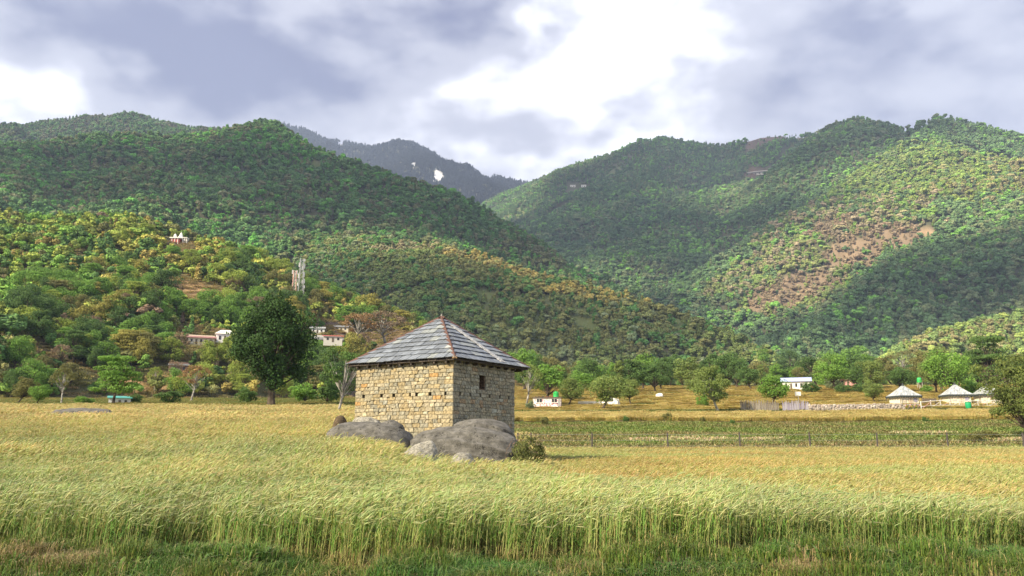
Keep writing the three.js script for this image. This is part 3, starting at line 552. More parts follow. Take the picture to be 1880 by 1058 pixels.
function grassPatch(seed, { n = 220, size = .6, h = .2, w = .004, dry = .2, col = [.15, .235, .045], flop = 1 }) {
  const R = rng(seed), B = new MB();
  for (let i = 0; i < n; i++) {
    const x = (R() - .5) * size, z = (R() - .5) * size, a = R() * 6.28, H = h * (.45 + R() * .8), o = H * (.25 + R() * .7) * flop, d = R() < dry, k = .75 + R() * .5, c = d ? [.36 * k, .31 * k, .15 * k] : [col[0] * k * (.8 + R() * .6), col[1] * k, col[2] * k];
    const p0 = V(x, -.02, z), p1 = V(x + Math.cos(a) * o * .35, H * .65, z + Math.sin(a) * o * .35), p2 = V(x + Math.cos(a) * o, H * (.95 - .3 * R()), z + Math.sin(a) * o), sd = V(-Math.sin(a), 0, Math.cos(a)).multiplyScalar(w);
    B.quad(p0.clone().sub(sd), p0.clone().add(sd), p1.clone().add(sd), p1.clone().sub(sd), c); B.tri(p1.clone().sub(sd), p1.clone().add(sd), p2, c);
  }
  return B.geo();
}
const cropMat = new THREE.MeshPhysicalMaterial({ color: lin(.92, .92, .92), vertexColors: true, flatShading: true, roughness: .7, specularIntensity: .5, transmission: .4, thickness: 0, side: DS });
const grassMat = new THREE.MeshPhysicalMaterial({ vertexColors: true, flatShading: true, roughness: .75, specularIntensity: .4, transmission: .3, thickness: 0, side: DS });
function scatter(name, label, category, geos, mat, spots) { // spots: [x, y, z, turn, sx, sy, colour]
  const root = new THREE.Group(); root.name = numbered(name); tag(root, label, category, null, 'stuff'); scene.add(root);
  const lists = geos.map(() => []), R = rng(spots.length + 7);
  for (const s of spots) lists[Math.floor(R() * geos.length)].push(s);
  const M = new THREE.Matrix4(), Q = new THREE.Quaternion(), up = V(0, 1, 0);
  lists.forEach((l, k) => {
    if (!l.length) return;
    const im = new THREE.InstancedMesh(geos[k], mat, l.length); im.name = name + '_clump'; im.userData.kind = 'stuff';
    l.forEach(([x, y, z, t, sx, sy, c], i) => { im.setMatrixAt(i, M.compose(V(x, y, z), Q.setFromAxisAngle(up, t), V(sx, sy, sx))); im.setColorAt(i, c); });
    root.add(im);
  });
}
const free = (x, z) => { for (const [a, b, r] of KEEP) if ((x - a) ** 2 + (z - b) ** 2 < r * r) return false; const dx = x - houseC.x, dz = z - houseC.z, lx = dx * nR.x + dz * nR.z, lz = dx * nL.x + dz * nL.z; return Math.abs(lx) > HW + .1 || Math.abs(lz) > HW + .1; };
// plot A runs up the left to the far edge; its right part is a narrow strip ending at x = 7
const edgeA = (x) => x > .4 ? lerp(18.3, 12.6, clamp((x - .4) / 6.9, 0, 1)) : 999;
{
  const R = rng(77), near = [], mid = [], farL = [], low = [], tint = (g, k) => lin(lerp(.86, 1.04, g) * k, lerp(.98, .97, g) * k, lerp(.90, .84, g) * k);
  for (let d = 10.85; d < 76;) {
    const st = d < 16 ? .42 : d < 26 ? .62 : d < 45 ? .9 : 1.3, half = d * .72 + 2;
    for (let x = -half; x < half; x += st) {
      const px = x + (R() - .5) * st * .8, pd = d + (R() - .5) * st * .8 + (d < 12.4 ? .55 * noise(px * .55, 7.7) + .3 * noise(px * 2.1, 1.7) + .12 : 0), z = -pd;
      if (!free(px, z)) continue;
      const y = groundY(px, z), n = fbm(px * .16, pd * .16, 3), n2 = fbm(px * .55, pd * .4, 3, 2.9), gold = clamp((pd - 13) / 22 + n * 1.1 + n2 * .9 + (px < -3 ? .1 : 0), 0, 1), k = .92 + R() * .2 + n * .26 + n2 * .3, hh = (pd < 17 ? .98 : .88) + n * .2 + n2 * .3 + (R() - .5) * .16;
      const inA = px < .4 + .02 * pd ? pd < 74 - 2 * noise(px * .1, 2) : pd < edgeA(px) && px < 7.3;
      if (inA) (pd < 19 ? near : pd < 40 ? mid : farL).push([px, y - .02, z, (R() - .5) * .8, st > .8 ? st * 1.15 : 1, hh, tint(gold, k)]);
      else if (px >= .2 && pd < 60 + px * .05 && pd > edgeA(px) + .3) { const o = clamp(.55 + fbm(px * .07, pd * .25, 3, 4.4) * 1.6, 0, 1); low.push([px, y - .02, z, (R() - .5) * .9, st > .8 ? st * 1.15 : 1, .72 + n * .15, lin(lerp(.78, 1.0, o) * k, lerp(.90, .80, o) * k, lerp(.72, .62, o) * k)]); }
    }
    d += st * .9;
  }
  const pn = [1, 2, 3, 4, 5, 6].map((s) => cropPatch(s * 31, { n: 62, size: .62, green: .48 })), pm = [1, 2, 3, 4].map((s) => cropPatch(s * 57, { n: 110, size: 1, green: .42, thick: 1.6 })), pf = [1, 2, 3].map((s) => cropPatch(s * 91, { n: 150, size: 1.1, green: .25, thick: 2.2, far: true }));
  scatter('wheat', 'tall bearded wheat filling the front strip of the field', 'wheat', pn, cropMat, near);
  scatter('wheat', 'ripening wheat around the boulders and the stone house', 'wheat', pm, cropMat, mid);
  scatter('wheat', 'golden wheat on the far left rise below the big tree', 'wheat', pf, cropMat, farL);
  scatter('wheat', 'lower olive and orange wheat on the plot before the wire fence', 'wheat', pm, cropMat, low);
  console.log('crop', near.length, mid.length, farL.length, low.length);
  // far plots on the right, meadow between
  const strip = [], field = [], meadow = [], rough = [];
  for (let d = 60; d < 330;) {
    const st = d < 110 ? 1.25 : d < 160 ? 1.7 : 2.3;
    for (let x = -.02 * d; x < d * .74; x += st) {
      const px = x + (R() - .5) * st, pd = d + (R() - .5) * st, z = -pd, y = groundY(px, z), n = fbm(px * .05, pd * .12, 3), k = .9 + R() * .2;
      if (lastName !== 'ground') continue;
      const edge = 2.5 * noise(px * .03, 9.1);
      if (pd > 98 + edge && pd < 113 + edge) strip.push([px, y - .02, z, R() * 6, st * 1.1, .8 + n * .2, lin(1.12 * k, 1.0 * k, .78 * k)]);
      else if (pd < 98 + edge) { const g = clamp(.45 + n * 3.4 + (pd - 80) * .008, 0, 1), wh = noise(px * .06, pd * .16, 3.7) > .3 && pd < 84; meadow.push([px, y - .02, z, R() * 6, st * 2.1, .6 + R() * .5, wh ? lin(2.3, 1.9, 3.1) : lin(lerp(1.3, .98, g) * k, lerp(1.08, 1.18, g) * k, lerp(1.25, .8, g) * k)]); }
      else if (pd > 128 && n > -.22) field.push([px, y - .02, z, R() * 6, st * 1.1, .42 + n * .15, lin(1.2 * k, (1.06 + n * .15) * k, .78 * k)]);
      else rough.push([px, y - .02, z, R() * 6, st * 2, 1.1, lin(.9 * k, .95 * k, .8 * k)]);
    }
    d += st * .85;
  }
  const gm = [1, 2, 3].map((s) => grassPatch(s * 13, { n: 170, size: .75, h: .26, w: .01, dry: .3, col: [.19, .25, .07] }));
  scatter('wheat', 'golden wheat strip beyond the rough meadow', 'wheat', pf, cropMat, strip);
  scatter('wheat', 'golden terraced plots below the valley trees', 'wheat', pf, cropMat, field);
  scatter('meadow_grass', 'rough olive and brown meadow grass behind the wire fence', 'grass', gm, grassMat, meadow);
  scatter('meadow_grass', 'green grass on the terrace edges of the far plots', 'grass', gm, grassMat, rough);
  // grass on the left between the crop edge and the foot of the hill
  const lg = [];
  for (let d = 70; d < 170; d += 1.4) for (let x = -d * .74; x < -.02 * d; x += 1.6) { const px = x + (R() - .5) * 1.6, z = -(d + R() * 1.4), n = fbm(px * .06, z * .06, 3); lg.push([px, groundY(px, z) - .02, z, R() * 6, 2.4, 1.2 + n, lin(1.05 + n * .8, 1.0 + n * .2, .8)]); }
  scatter('meadow_grass', 'rough grass between the left crop and the hill foot', 'grass', gm, grassMat, lg);
  // the grassy bank in front
  const bank = [], dryB = [];
  for (let d = 8.2; d < 11.35; d += .2) for (let x = -d * .78; x < d * .78; x += .24) { const px = x + (R() - .5) * .22, pd = d + (R() - .5) * .2, z = -pd, n = fbm(px * .9, pd * .9, 3), k = .8 + R() * .3, y = groundY(px, z); if (n > .16) dryB.push([px, y, z, R() * 6, 1, .8 + R() * .5, lin(1.0 * k, .9 * k, .9 * k)]); else bank.push([px, y, z, R() * 6, .9 + R() * .4, .75 + n * 1.4 + R() * .5, lin((.95 + n) * k * 1.05, 1.0 * k, .85 * k)]); }
  scatter('bank_grass', 'short green grass on the bank along the bottom of the picture', 'grass', [...[1, 2, 3, 4].map((s) => grassPatch(s * 5, { n: 150, size: .42, h: .18, w: .0035, dry: .08, col: [.10, .18, .03] })), grassPatch(44, { n: 60, size: .4, h: .12, w: .011, dry: .05, col: [.10, .20, .04], flop: 1.6 }), grassPatch(45, { n: 110, size: .36, h: .23, w: .003, dry: .12, col: [.10, .18, .035], flop: 1.3 })], grassMat, bank);
  scatter('bank_grass', 'matted dry grass patches on the front bank', 'grass', [1, 2].map((s) => grassPatch(s * 9, { n: 130, size: .42, h: .13, w: .003, dry: .75, flop: 1.8 })), grassMat, dryB);
}
// ================================================================ trees that stand alone
function standTree(proto, name, label, category, group, x, y, z, h, wide, turn, crownMat, bark = barkMat) {
  const g = thing(name, label, category, [x, y, z], turn, group);
  g.scale.set(h * wide, h, h * wide);
  part(g, 'trunk', proto.trunk, bark); part(g, 'crown', proto.crown, crownMat);
  return g;
}
const G = { willow: leafMat(.20, .27, .07, .4), bright: leafMat(.18, .33, .055, .4), deep: leafMat(.10, .185, .045, .35), dark: leafMat(.045, .10, .022, .3), lime: leafMat(.30, .38, .07, .4), olive: leafMat(.21, .21, .07, .35), grey: leafMat(.19, .24, .12), rust: leafMat(.34, .22, .10), dusk: leafMat(.29, .215, .14), yellow: leafMat(.33, .31, .075) };
const round = [1, 2, 3, 4, 5].map((s) => makeTree(s * 101, { rx: .34, ry: .33, cy: .58, lobes: 34, lobeR: .135, leaves: 5200, size: .026, lean: .05 + .02 * s, split: .24 }));
const tallT = [1, 2, 3].map((s) => makeTree(s * 211, { rx: .23, ry: .38, cy: .58, lobes: 22, lobeR: .12, leaves: 3600, size: .026, lean: .03, split: .18 }));
const poplar = [1, 2].map((s) => makeTree(s * 307, { rx: .11, ry: .42, cy: .55, lobes: 20, lobeR: .075, leaves: 2600, size: .022, lean: .01, split: .12 }));
const sparse = [1, 2, 3].map((s) => makeTree(s * 401, { rx: .34, ry: .25, cy: .7, lobes: 22, lobeR: .09, leaves: 1700, size: .021, lean: .08, hollow: .1, trunk: .022, split: .34 }));
const layered = [1, 2].map((s) => makeTree(s * 503, { rx: .34, ry: .34, cy: .58, lobes: 44, lobeR: .14, leaves: 6500, size: .024, layers: 7, egg: .3, lean: .04, split: .3 }));
const shrub = [1, 2, 3].map((s) => makeTree(s * 601, { rx: .5, ry: .36, cy: .5, lobes: 22, lobeR: .2, leaves: 3000, size: .05, lean: .02, split: .12, trunk: .02 }));
// base pixel, top pixel and width in the photograph -> a tree of that size where its foot meets the land
function plant(px, pyBase, pyTop, wpx, protos, mat, name, label, o = {}) {
  const p = o.D ? at(px, pyBase, o.D) : hit(px, pyBase, o.from ?? 60); if (o.D) p.y = groundY(p.x, p.z);
  const D = -p.z, topY = at(px, pyTop, D).y, h = Math.max(.8, topY - p.y), R = rng(Math.round(px * 7 + pyTop)), pr = protos[Math.floor(R() * protos.length)];
  pr.crown.computeBoundingBox(); const bb = pr.crown.boundingBox, unit = (bb.max.x - bb.min.x + bb.max.z - bb.min.z) / 2 * .95, hh = h / Math.max(.9, bb.max.y) , wide = clamp(wpx / F * D / (unit * hh), .55, 2.2);
  return standTree(pr, name, label, o.category ?? 'tree', o.group, p.x, p.y - .05, p.z, hh, wide, o.turn ?? R() * 6.28, mat, o.bark);
}
// the big dark tree at the edge of the left crop
{
  const p = hit(497, 746, 70), D = -p.z, h = at(495, 543, D).y - p.y, big = makeTree(9001, { rx: .305, ry: .36, cy: .57, lobes: 64, lobeR: .105, leaves: 26000, size: .0155, lean: .02, egg: .16, split: .17, trunk: .034, hollow: .3 });
  standTree(big, 'broad_tree', 'big dense dark green tree standing alone at the edge of the left crop', 'tree', null, p.x, p.y - .1, p.z, h, 1.0, 1.2, G.dark);
}
plant(207, 744, 651, 84, layered, G.bright, 'broad_tree', 'bright green spreading tree over the teal roofed hut at far left', { bark: barkMat });
plant(617, 772, 636, 84, sparse, G.deep, 'slender_tree', 'slender tree with a thin pale trunk just left of the stone house', { D: 56, bark: paleBark });
plant(966, 748, 664, 60, sparse, G.willow, 'pale_tree', 'loose tree with a pale forked trunk right of the house wall', { bark: paleBark });
plant(1003, 736, 668, 74, tallT, G.bright, 'broad_tree', 'full green tree behind the painted cabin');
plant(1043, 746, 692, 50, round, G.willow, 'broad_tree', 'small leaning tree right of the painted cabin');
plant(1105, 754, 684, 84, round, G.willow, 'broad_tree', 'wide rounded willow before the white fence in the valley');
plant(1158, 743, 694, 40, round, G.willow, 'broad_tree', 'small round tree right of the wide willow');
plant(1060, 728, 678, 56, round, G.bright, 'broad_tree', 'green tree behind the wide willow');
plant(1181, 716, 646, 46, tallT, G.bright, 'broad_tree', 'tall narrow green tree left of the round valley grove');
plant(1214, 717, 664, 56, round, G.deep, 'broad_tree', 'dense round tree beside the tall narrow one');
plant(1268, 716, 655, 62, tallT, G.willow, 'broad_tree', 'pale green tree in the middle of the valley grove');
plant(1300, 738, 672, 60, round, G.willow, 'broad_tree', 'low branched willow behind the pale trunked tree');
plant(1319, 757, 668, 74, round, G.willow, 'broad_tree', 'willow with a tall bare grey trunk on the golden plot', { bark: paleBark });
plant(1290, 748, 722, 24, shrub, G.bright, 'bush', 'light green sapling bush left of the tall trunked willow', { category: 'bush' });
plant(1352, 712, 655, 44, tallT, G.deep, 'broad_tree', 'deep green tree at the back of the valley grove');
plant(1380, 716, 671, 52, round, G.deep, 'broad_tree', 'dark round tree left of the bright little tree');
plant(1403, 704, 640, 24, poplar, G.bright, 'poplar_tree', 'slim upright poplar above the valley grove');
plant(1416, 746, 688, 62, round, G.bright, 'broad_tree', 'bright green compact tree behind the brown paling fence');
plant(1455, 702, 640, 44, tallT, G.deep, 'broad_tree', 'tall green tree left of the blue roofed house');
plant(1490, 722, 700, 36, shrub, G.deep, 'bush', 'dark round bush before the blue roofed house', { category: 'bush' });
plant(1527, 706, 643, 48, tallT, G.bright, 'broad_tree', 'light green tree right of the blue roofed house');
plant(1572, 706, 634, 76, tallT, G.bright, 'broad_tree', 'tallest broad tree behind the pink house');
plant(1532, 716, 690, 34, shrub, G.grey, 'bush', 'grey green bush right of the dark round bush', { category: 'bush' });
plant(1573, 722, 702, 40, shrub, G.deep, 'bush', 'dark bush in front of the pink house', { category: 'bush' });
plant(1543, 723, 704, 24, shrub, G.deep, 'bush', 'small dark bush left of the one before the pink house', { category: 'bush' });
plant(1612, 722, 658, 58, round, G.willow, 'broad_tree', 'round green tree left of the nearest tent', {});
plant(1645, 720, 672, 52, round, G.deep, 'broad_tree', 'dark tree directly behind the nearest tent');
plant(1606, 741, 698, 44, round, G.willow, 'broad_tree', 'little round tree standing on the field left of the tents');
plant(1668, 706, 642, 46, sparse, G.olive, 'pale_tree', 'thin olive tree with bare pale stems behind the tents', { bark: paleBark });
plant(1720, 724, 655, 60, round, G.willow, 'broad_tree', 'round tree with a leaning dark trunk between the two near tents');
plant(1757, 732, 638, 84, round, G.bright, 'broad_tree', 'large green tree above the middle tent');
plant(1824, 724, 616, 78, layered, G.deep, 'broad_tree', 'tall layered dark green tree behind the right tent');
plant(1790, 730, 690, 44, shrub, G.bright, 'bush', 'bush between the middle and right tents', { category: 'bush' });
plant(1700, 722, 706, 26, shrub, G.bright, 'bush', 'low bush below the round tree between tents', { category: 'bush' });
plant(972, 752, 734, 20, shrub, G.grey, 'bush', 'grey green bush at the foot of the pale forked tree', { category: 'bush' });
plant(310, 742, 716, 46, shrub, G.deep, 'bush', 'dark green bush at the edge of the left crop', { category: 'bush' });
plant(245, 742, 722, 28, shrub, G.deep, 'bush', 'small bush right of the teal roofed hut', { category: 'bush' });
plant(155, 743, 726, 36, shrub, G.bright, 'bush', 'light bush left of the teal roofed hut', { category: 'bush' });
plant(560, 740, 700, 56, shrub, G.bright, 'bush', 'green bush right of the big dark tree', { category: 'bush' });
plant(455, 742, 706, 40, shrub, G.deep, 'bush', 'shady bush left of the big tree trunk', { category: 'bush' });
plant(600, 742, 694, 60, shrub, G.deep, 'bush', 'dark thicket between the big tree and the slender tree', { category: 'bush' });
plant(30, 742, 690, 50, round, G.olive, 'broad_tree', 'olive tree at the far left edge of the crop');
plant(65, 744, 705, 40, round, G.bright, 'broad_tree', 'small green tree at the far left edge of the crop');
plant(112, 742, 672, 46, sparse, G.olive, 'pale_tree', 'thin olive tree left of the bright spreading tree', { bark: paleBark });
plant(350, 738, 668, 52, sparse, G.rust, 'pale_tree', 'rust brown half bare tree with pale forked stems', { bark: paleBark });
plant(283, 722, 672, 30, sparse, G.lime, 'pale_tree', 'thin yellow green tree left of the forked bare one', { bark: paleBark });
plant(315, 716, 660, 26, sparse, G.dusk, 'pale_tree', 'bare pale stemmed tree before the brick house', { bark: paleBark });
plant(655, 640, 575, 74, sparse, G.rust, 'pale_tree', 'rust coloured spreading tree above the small white shed', { bark: paleBark, from: 120 });
plant(710, 640, 572, 90, sparse, G.dusk, 'pale_tree', 'large pinkish half bare tree behind the roof ridge', { bark: paleBark, from: 120 });
plant(118, 650, 600, 42, layered, G.bright, 'broad_tree', 'vivid green tree in front of the shaded brown bank', { from: 120 });
plant(160, 646, 594, 44, round, G.rust, 'broad_tree', 'rust tinted tree right of the vivid green one', { from: 120 });
// the bush by the boulder and the big one at the right edge
{
  const p = at(966, 850, 25.6), bush = makeTree(7001, { rx: .42, ry: .36, cy: .5, lobes: 34, lobeR: .17, leaves: 7000, size: .026, split: .1, trunk: .016, hollow: .2 }), B = new MB(), R = rng(5);
  p.y = groundY(p.x, p.z); const h = at(966, 793, 25.6).y - p.y;
  const g = standTree(bush, 'bush', 'round leafy bush with brown tips at the right end of the boulders', 'bush', null, p.x, p.y, p.z, h, .72, .4, leafMat(.13, .15, .045));
  for (let i = 0; i < 260; i++) { const d = rndDir(R); if (d.y < -.1) d.y *= -1; leaf(B, V(d.x * .52, .55 + d.y * .44, d.z * .52), rndDir(R), .022, R, vary(R, .4)); }
  part(g, 'seed_heads', B.geo(), leafMat(.27, .19, .14)).userData.kind = 'stuff';
  KEEP.push([p.x, p.z, .6]);
}
{
  const p = hit(1880, 808, 40), D = -p.z, h = at(1870, 652, D).y - p.y, t = makeTree(7101, { rx: .42, ry: .34, cy: .6, lobes: 60, lobeR: .12, leaves: 15000, size: .017, lean: .05, split: .12, trunk: .02, hollow: .1 });
  standTree(t, 'bush_tree', 'large feathery green bush tree at the right edge of the picture', 'tree', null, p.x, p.y - .1, p.z, h, .98, 2.1, leafMat(.17, .22, .055, .4), barkMat);
  for (const [px, py, s, l] of [[1785, 812, .9, 'low scrubby weed clump left of the big right hand bush'], [1820, 806, .8, 'scrubby weed clump at the foot of the big right hand bush']]) { const q = hit(px, py, 40); standTree(shrub[0], 'weed_clump', l, 'bush', null, q.x, q.y - .1, q.z, s * 1.2, 1.5, px, G.olive); }
}
[[1030, 770, .7], [1225, 775, 1.3], [1150, 776, .9], [1290, 776, .8], [1480, 775, .8], [1565, 770, 1.0], [1700, 776, .8], [1000, 782, 1.2], [1345, 780, .7]].forEach(([px, py, s], i) => { const q = hit(px, py, 64); standTree(shrub[i % 3], 'weed_clump', 'small dry weed clump on the meadow behind the wire fence', 'bush', 'weed clumps on the meadow', q.x, q.y - .05, q.z, s, .8, px, i % 2 ? G.olive : G.deep); });

// ================================================================ woods on the slopes
{
  const R = rng(4242), geos = ['broad', 'broad', 'wide', 'tall', 'cone', 'broad', 'tall', 'spire'].map((k, s) => makeFarTree(s * 17 + 3, k)), buckets = {}, big = [];
  const PAL = {
    near_hill: [[[.20, .36, .06], 4], [[.31, .37, .07], 2.8], [[.10, .20, .05], 2], [[.21, .22, .075], 1.2], [[.36, .30, .08], .45], [[.29, .21, .14], .3]],
    pine_spur: [[[0.196, 0.256, 0.077], 3], [[0.241, 0.256, 0.088], 1.8], [[0.115, 0.256, 0.066], 2], [[0.230, 0.282, 0.143], 1]],
    left_mountain: [[[0.115, 0.237, 0.072], 3], [[0.149, 0.269, 0.083], 2], [[0.196, 0.224, 0.094], 1.8], [[0.149, 0.384, 0.066], 1.2], [[0.207, 0.218, 0.110], .6]],
    right_mountain: [[[0.144, 0.243, 0.099], 3], [[0.115, 0.211, 0.083], 2.6], [[0.207, 0.262, 0.121], 1.6], [[0.196, 0.410, 0.077], 1.1]],
    right_foothill: [[[0.196, 0.294, 0.094], 3], [[0.287, 0.371, 0.099], 2], [[0.253, 0.243, 0.110], 1]],
    back_mountain: [[[0.127, 0.256, 0.077], 2], [[0.149, 0.192, 0.088], 1.4], [[0.172, 0.173, 0.099], .6]],
    far_mountain: [[[.03, .042, .045], 1]],
  };
  // sunlight painted into tree colours on sunlit slopes, some with lighter spring growth
  const SUN_TONES = [[1540, 400, 190, 150, [[.26, .31, .10], [.31, .29, .15], [.20, .33, .07], [.34, .29, .19]]], [1440, 500, 130, 130, [[.26, .31, .10], [.33, .29, .17], [.22, .32, .08]]], [1650, 320, 200, 150, [[.25, .36, .08], [.24, .30, .10], [.18, .30, .07]]], [1800, 330, 190, 150, [[.28, .34, .08], [.22, .34, .07], [.30, .29, .13]]],
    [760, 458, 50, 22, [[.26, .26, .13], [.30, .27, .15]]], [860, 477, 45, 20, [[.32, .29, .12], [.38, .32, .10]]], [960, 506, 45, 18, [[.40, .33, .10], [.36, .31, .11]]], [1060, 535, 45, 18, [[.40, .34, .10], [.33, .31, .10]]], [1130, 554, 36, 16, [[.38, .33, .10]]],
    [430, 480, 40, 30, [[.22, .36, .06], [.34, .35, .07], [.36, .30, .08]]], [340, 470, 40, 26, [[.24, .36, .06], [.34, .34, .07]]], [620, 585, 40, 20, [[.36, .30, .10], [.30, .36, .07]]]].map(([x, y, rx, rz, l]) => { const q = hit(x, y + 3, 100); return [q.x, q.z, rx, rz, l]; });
  const sunToneAt = (x, z) => { for (const [a, b, rx, rz, l] of SUN_TONES) if (((x - a) / rx) ** 2 + ((z - b) / rz) ** 2 + fbm(x * .02, z * .02, 2, 4.1) * 1.4 < 1 && R() < .8) return l[Math.floor(R() * l.length)]; };
  const SIZE = { near_hill: [4.6, 12], pine_spur: [7, 14], left_mountain: [7, 20], right_mountain: [8, 23], right_foothill: [5, 12], back_mountain: [10, 22], far_mountain: [24, 38] };
  const pick = (name, x, z) => {
    const p = PAL[name], w = p.map(([c, k], i) => k * Math.exp(5 * fbm(x * .006 * (name === 'near_hill' ? 3 : 1), z * .006 * (name === 'near_hill' ? 3 : 1), 3, i * 5.3 + 1.1)));
    let s = R() * w.reduce((a, b) => a + b, 0); for (let i = 0; i < p.length; i++) { s -= w[i]; if (s <= 0) return i; } return 0;
  };
  // ground kept open round the buildings, and a little way down the slope in front of them
  const OPEN = [[330, 446, 9, 4.5], [340, 540, 12, 1.6], [370, 548, 12, 1.6], [400, 555, 12, 1.4], [20, 476, 6], [408, 630, 8], [362, 632, 9], [305, 622, 5], [590, 636, 9], [608, 628, 7], [580, 612, 6], [624, 608, 5], [642, 632, 5], [486, 548, 6], [545, 556, 5], [322, 684, 6], [1395, 321, 40], [1052, 344, 26], [1072, 344, 26]].map(([x, y, r, k = 2]) => { const q = hit(x, y, 100); return [q.x, q.z, r, k]; });
  const open = (x, z) => OPEN.some(([a, b, r, k]) => { const l = Math.hypot(a, b), ux = a / l, uz = b / l, f = (x - a) * ux + (z - b) * uz, s = Math.abs((x - a) * uz - (z - b) * ux); return s < r && f > -r * k && f < r * .8; });
  for (let j = 0; j < NR - 1; j++) {
    const r = RR[j]; if (r < 110) continue;
    for (let i = 0; i < NT - 1; i++) {
      if (Math.abs(TH[i]) > 37) continue;
      const k = j * NT + i, name = NAMES[k]; if (name === 'ground') continue;
      const [h0, h1] = SIZE[name], hm = (h0 + h1) / 2, da = (TH[i + 1] - TH[i]) * Math.PI / 180, dr = RR[j + 1] - r;
      if ((HG[k] + hm * 1.2 - EYE) / r < SEEN[k] - .004) continue;
      let dens = 1.7 / (hm * .62) ** 2;
      if (name === 'near_hill') dens *= r < 230 ? .95 : 1.1;
      let want = r * da * dr * dens * 1.15, cnt = Math.floor(want) + (R() < want % 1 ? 1 : 0);
      while (cnt-- > 0) {
        const a = (TH[i] + R() * (TH[i + 1] - TH[i])) * Math.PI / 180, q = r + R() * dr, x = Math.sin(a) * q, z = -Math.cos(a) * q, p = inPatch(x, z);
        if (p && (p.kind === 'scar' || p.kind === 'snow' || p.kind === 'terrace' ? true : p.kind === 'dry' ? R() < .86 : p.kind === 'bare' ? R() < .93 : p.kind === 'brush' ? R() < .1 : R() < .6)) continue;
        if (open(x, z)) continue;
        if (name !== 'near_hill' && name !== 'far_mountain' && fbm(x * .0045, z * .0045, 3, 12.5) > .2 && R() < .55) continue;
        const n = fbm(x * .012, z * .012, 3, 8.3); if (name === 'near_hill' && n < -.3 && R() < .6) continue;
        const y = height(x, z), c = pick(name, x, z), tone = p?.kind === 'brush' && R() < .8 ? [.32, .25, .16] : p?.kind === 'dry' ? [.17, .19, .05] : sunToneAt(x, z) ?? PAL[name][c][0];
        const hh = (h0 + (h1 - h0) * R() ** 2) * (p ? .72 : 1) * (1 + n * .4), kk = .74 + R() * .5, spire = name === 'far_mountain' ? R() < .85 : name === 'back_mountain' || (name === 'right_mountain' && r > 2700) ? R() < .4 : R() < .05;
        const t = { x, y: y - hh * .08, z, hh, wide: .85 + R() * .4, turn: R() * 6.28, tone: tone.map((v, m) => v * kk * (1 + (R() - .5) * .06)), g: spire ? 7 : Math.floor(R() * 7), name, c, px: hh / q * F, a };
        if (name === 'near_hill' && Math.abs(TH[i]) < 33.5 && t.px > 16) big.push(t);
        (buckets[name] ??= []).push(t);
      }
    }
  }
  // the largest ones are trees of their own
  big.sort((a, b) => b.px - a.px);
  const own = new Set(), protoB = [round[0], round[2], tallT[0], tallT[1], round[4], layered[0]], mats = [G.bright, G.lime, G.deep, G.olive, G.yellow, G.dusk];
  const look = ['fresh green', 'yellow green', 'dark green', 'olive', 'golden yellow', 'brown half bare'];
  const where = (t) => { const px = 940 + Math.tan(t.a) * F, up = (t.y - EYE) / Math.hypot(t.x, t.z); return px < 120 ? (up > .12 ? 'high at the left edge of the near hill' : 'at the left edge foot of the near hill') : px < 280 ? (up > .14 ? 'left of and below the temple' : up > .07 ? 'on the lower slope above the bright spreading tree' : 'at the hill foot near the teal hut') : px < 430 ? (up > .17 ? 'on the slope under the temple' : up > .1 ? 'around the dry terraces' : 'below the white village houses') : px < 570 ? 'on the slope behind the big dark tree' : px < 660 ? 'around the village right of the big dark tree' : 'on the slope just above the stone roof'; };
  for (const t of big.slice(0, 290)) { own.add(t); const pr = t.c === 5 ? sparse[t.g % 3] : protoB[(t.g + t.c) % 6], l = look[t.c] + ' tree ' + where(t); standTree(pr, 'hillside_tree', l, 'tree', 'hillside: ' + l, t.x, t.y, t.z, t.hh * 1.1, t.wide * .95, t.turn, mats[t.c]); }
  const M = new THREE.Matrix4(), Q = new THREE.Quaternion(), up = V(0, 1, 0), forestMat = new THREE.MeshStandardMaterial({ vertexColors: true, flatShading: true, roughness: .95, side: DS });
  const words = { near_hill: 'mixed green and golden woods on the near left hill', pine_spur: 'olive pine woods on the spur behind the near hill', left_mountain: 'green woods covering the big left mountain', right_mountain: 'grey green woods covering the right mountains', right_foothill: 'pale woods on the low hill at right', back_mountain: 'woods on the crest behind the left mountain', far_mountain: 'dark conifer woods on the distant snowy ridge' };
  for (const [name, list] of Object.entries(buckets)) {
    const root = new THREE.Group(); root.name = numbered('forest'); tag(root, words[name], 'forest', null, 'stuff'); scene.add(root);
    geos.forEach((g, gi) => {
      const l = list.filter((t) => t.g === gi && !own.has(t)); if (!l.length) return;
      const im = new THREE.InstancedMesh(g, forestMat, l.length); im.name = 'woods'; im.userData.kind = 'stuff';
      l.forEach((t, i) => { im.setMatrixAt(i, M.compose(V(t.x, t.y, t.z), Q.setFromAxisAngle(up, t.turn), V(t.hh * t.wide, t.hh, t.hh * t.wide))); im.setColorAt(i, lin(...t.tone)); });
      root.add(im);
    });
  }
  console.log('forest', Object.entries(buckets).map(([k, v]) => k + ' ' + v.length).join(', '), 'own', own.size, big.length);
  // dry grass tufts on the open ground of the near hill
  const tuft = [];
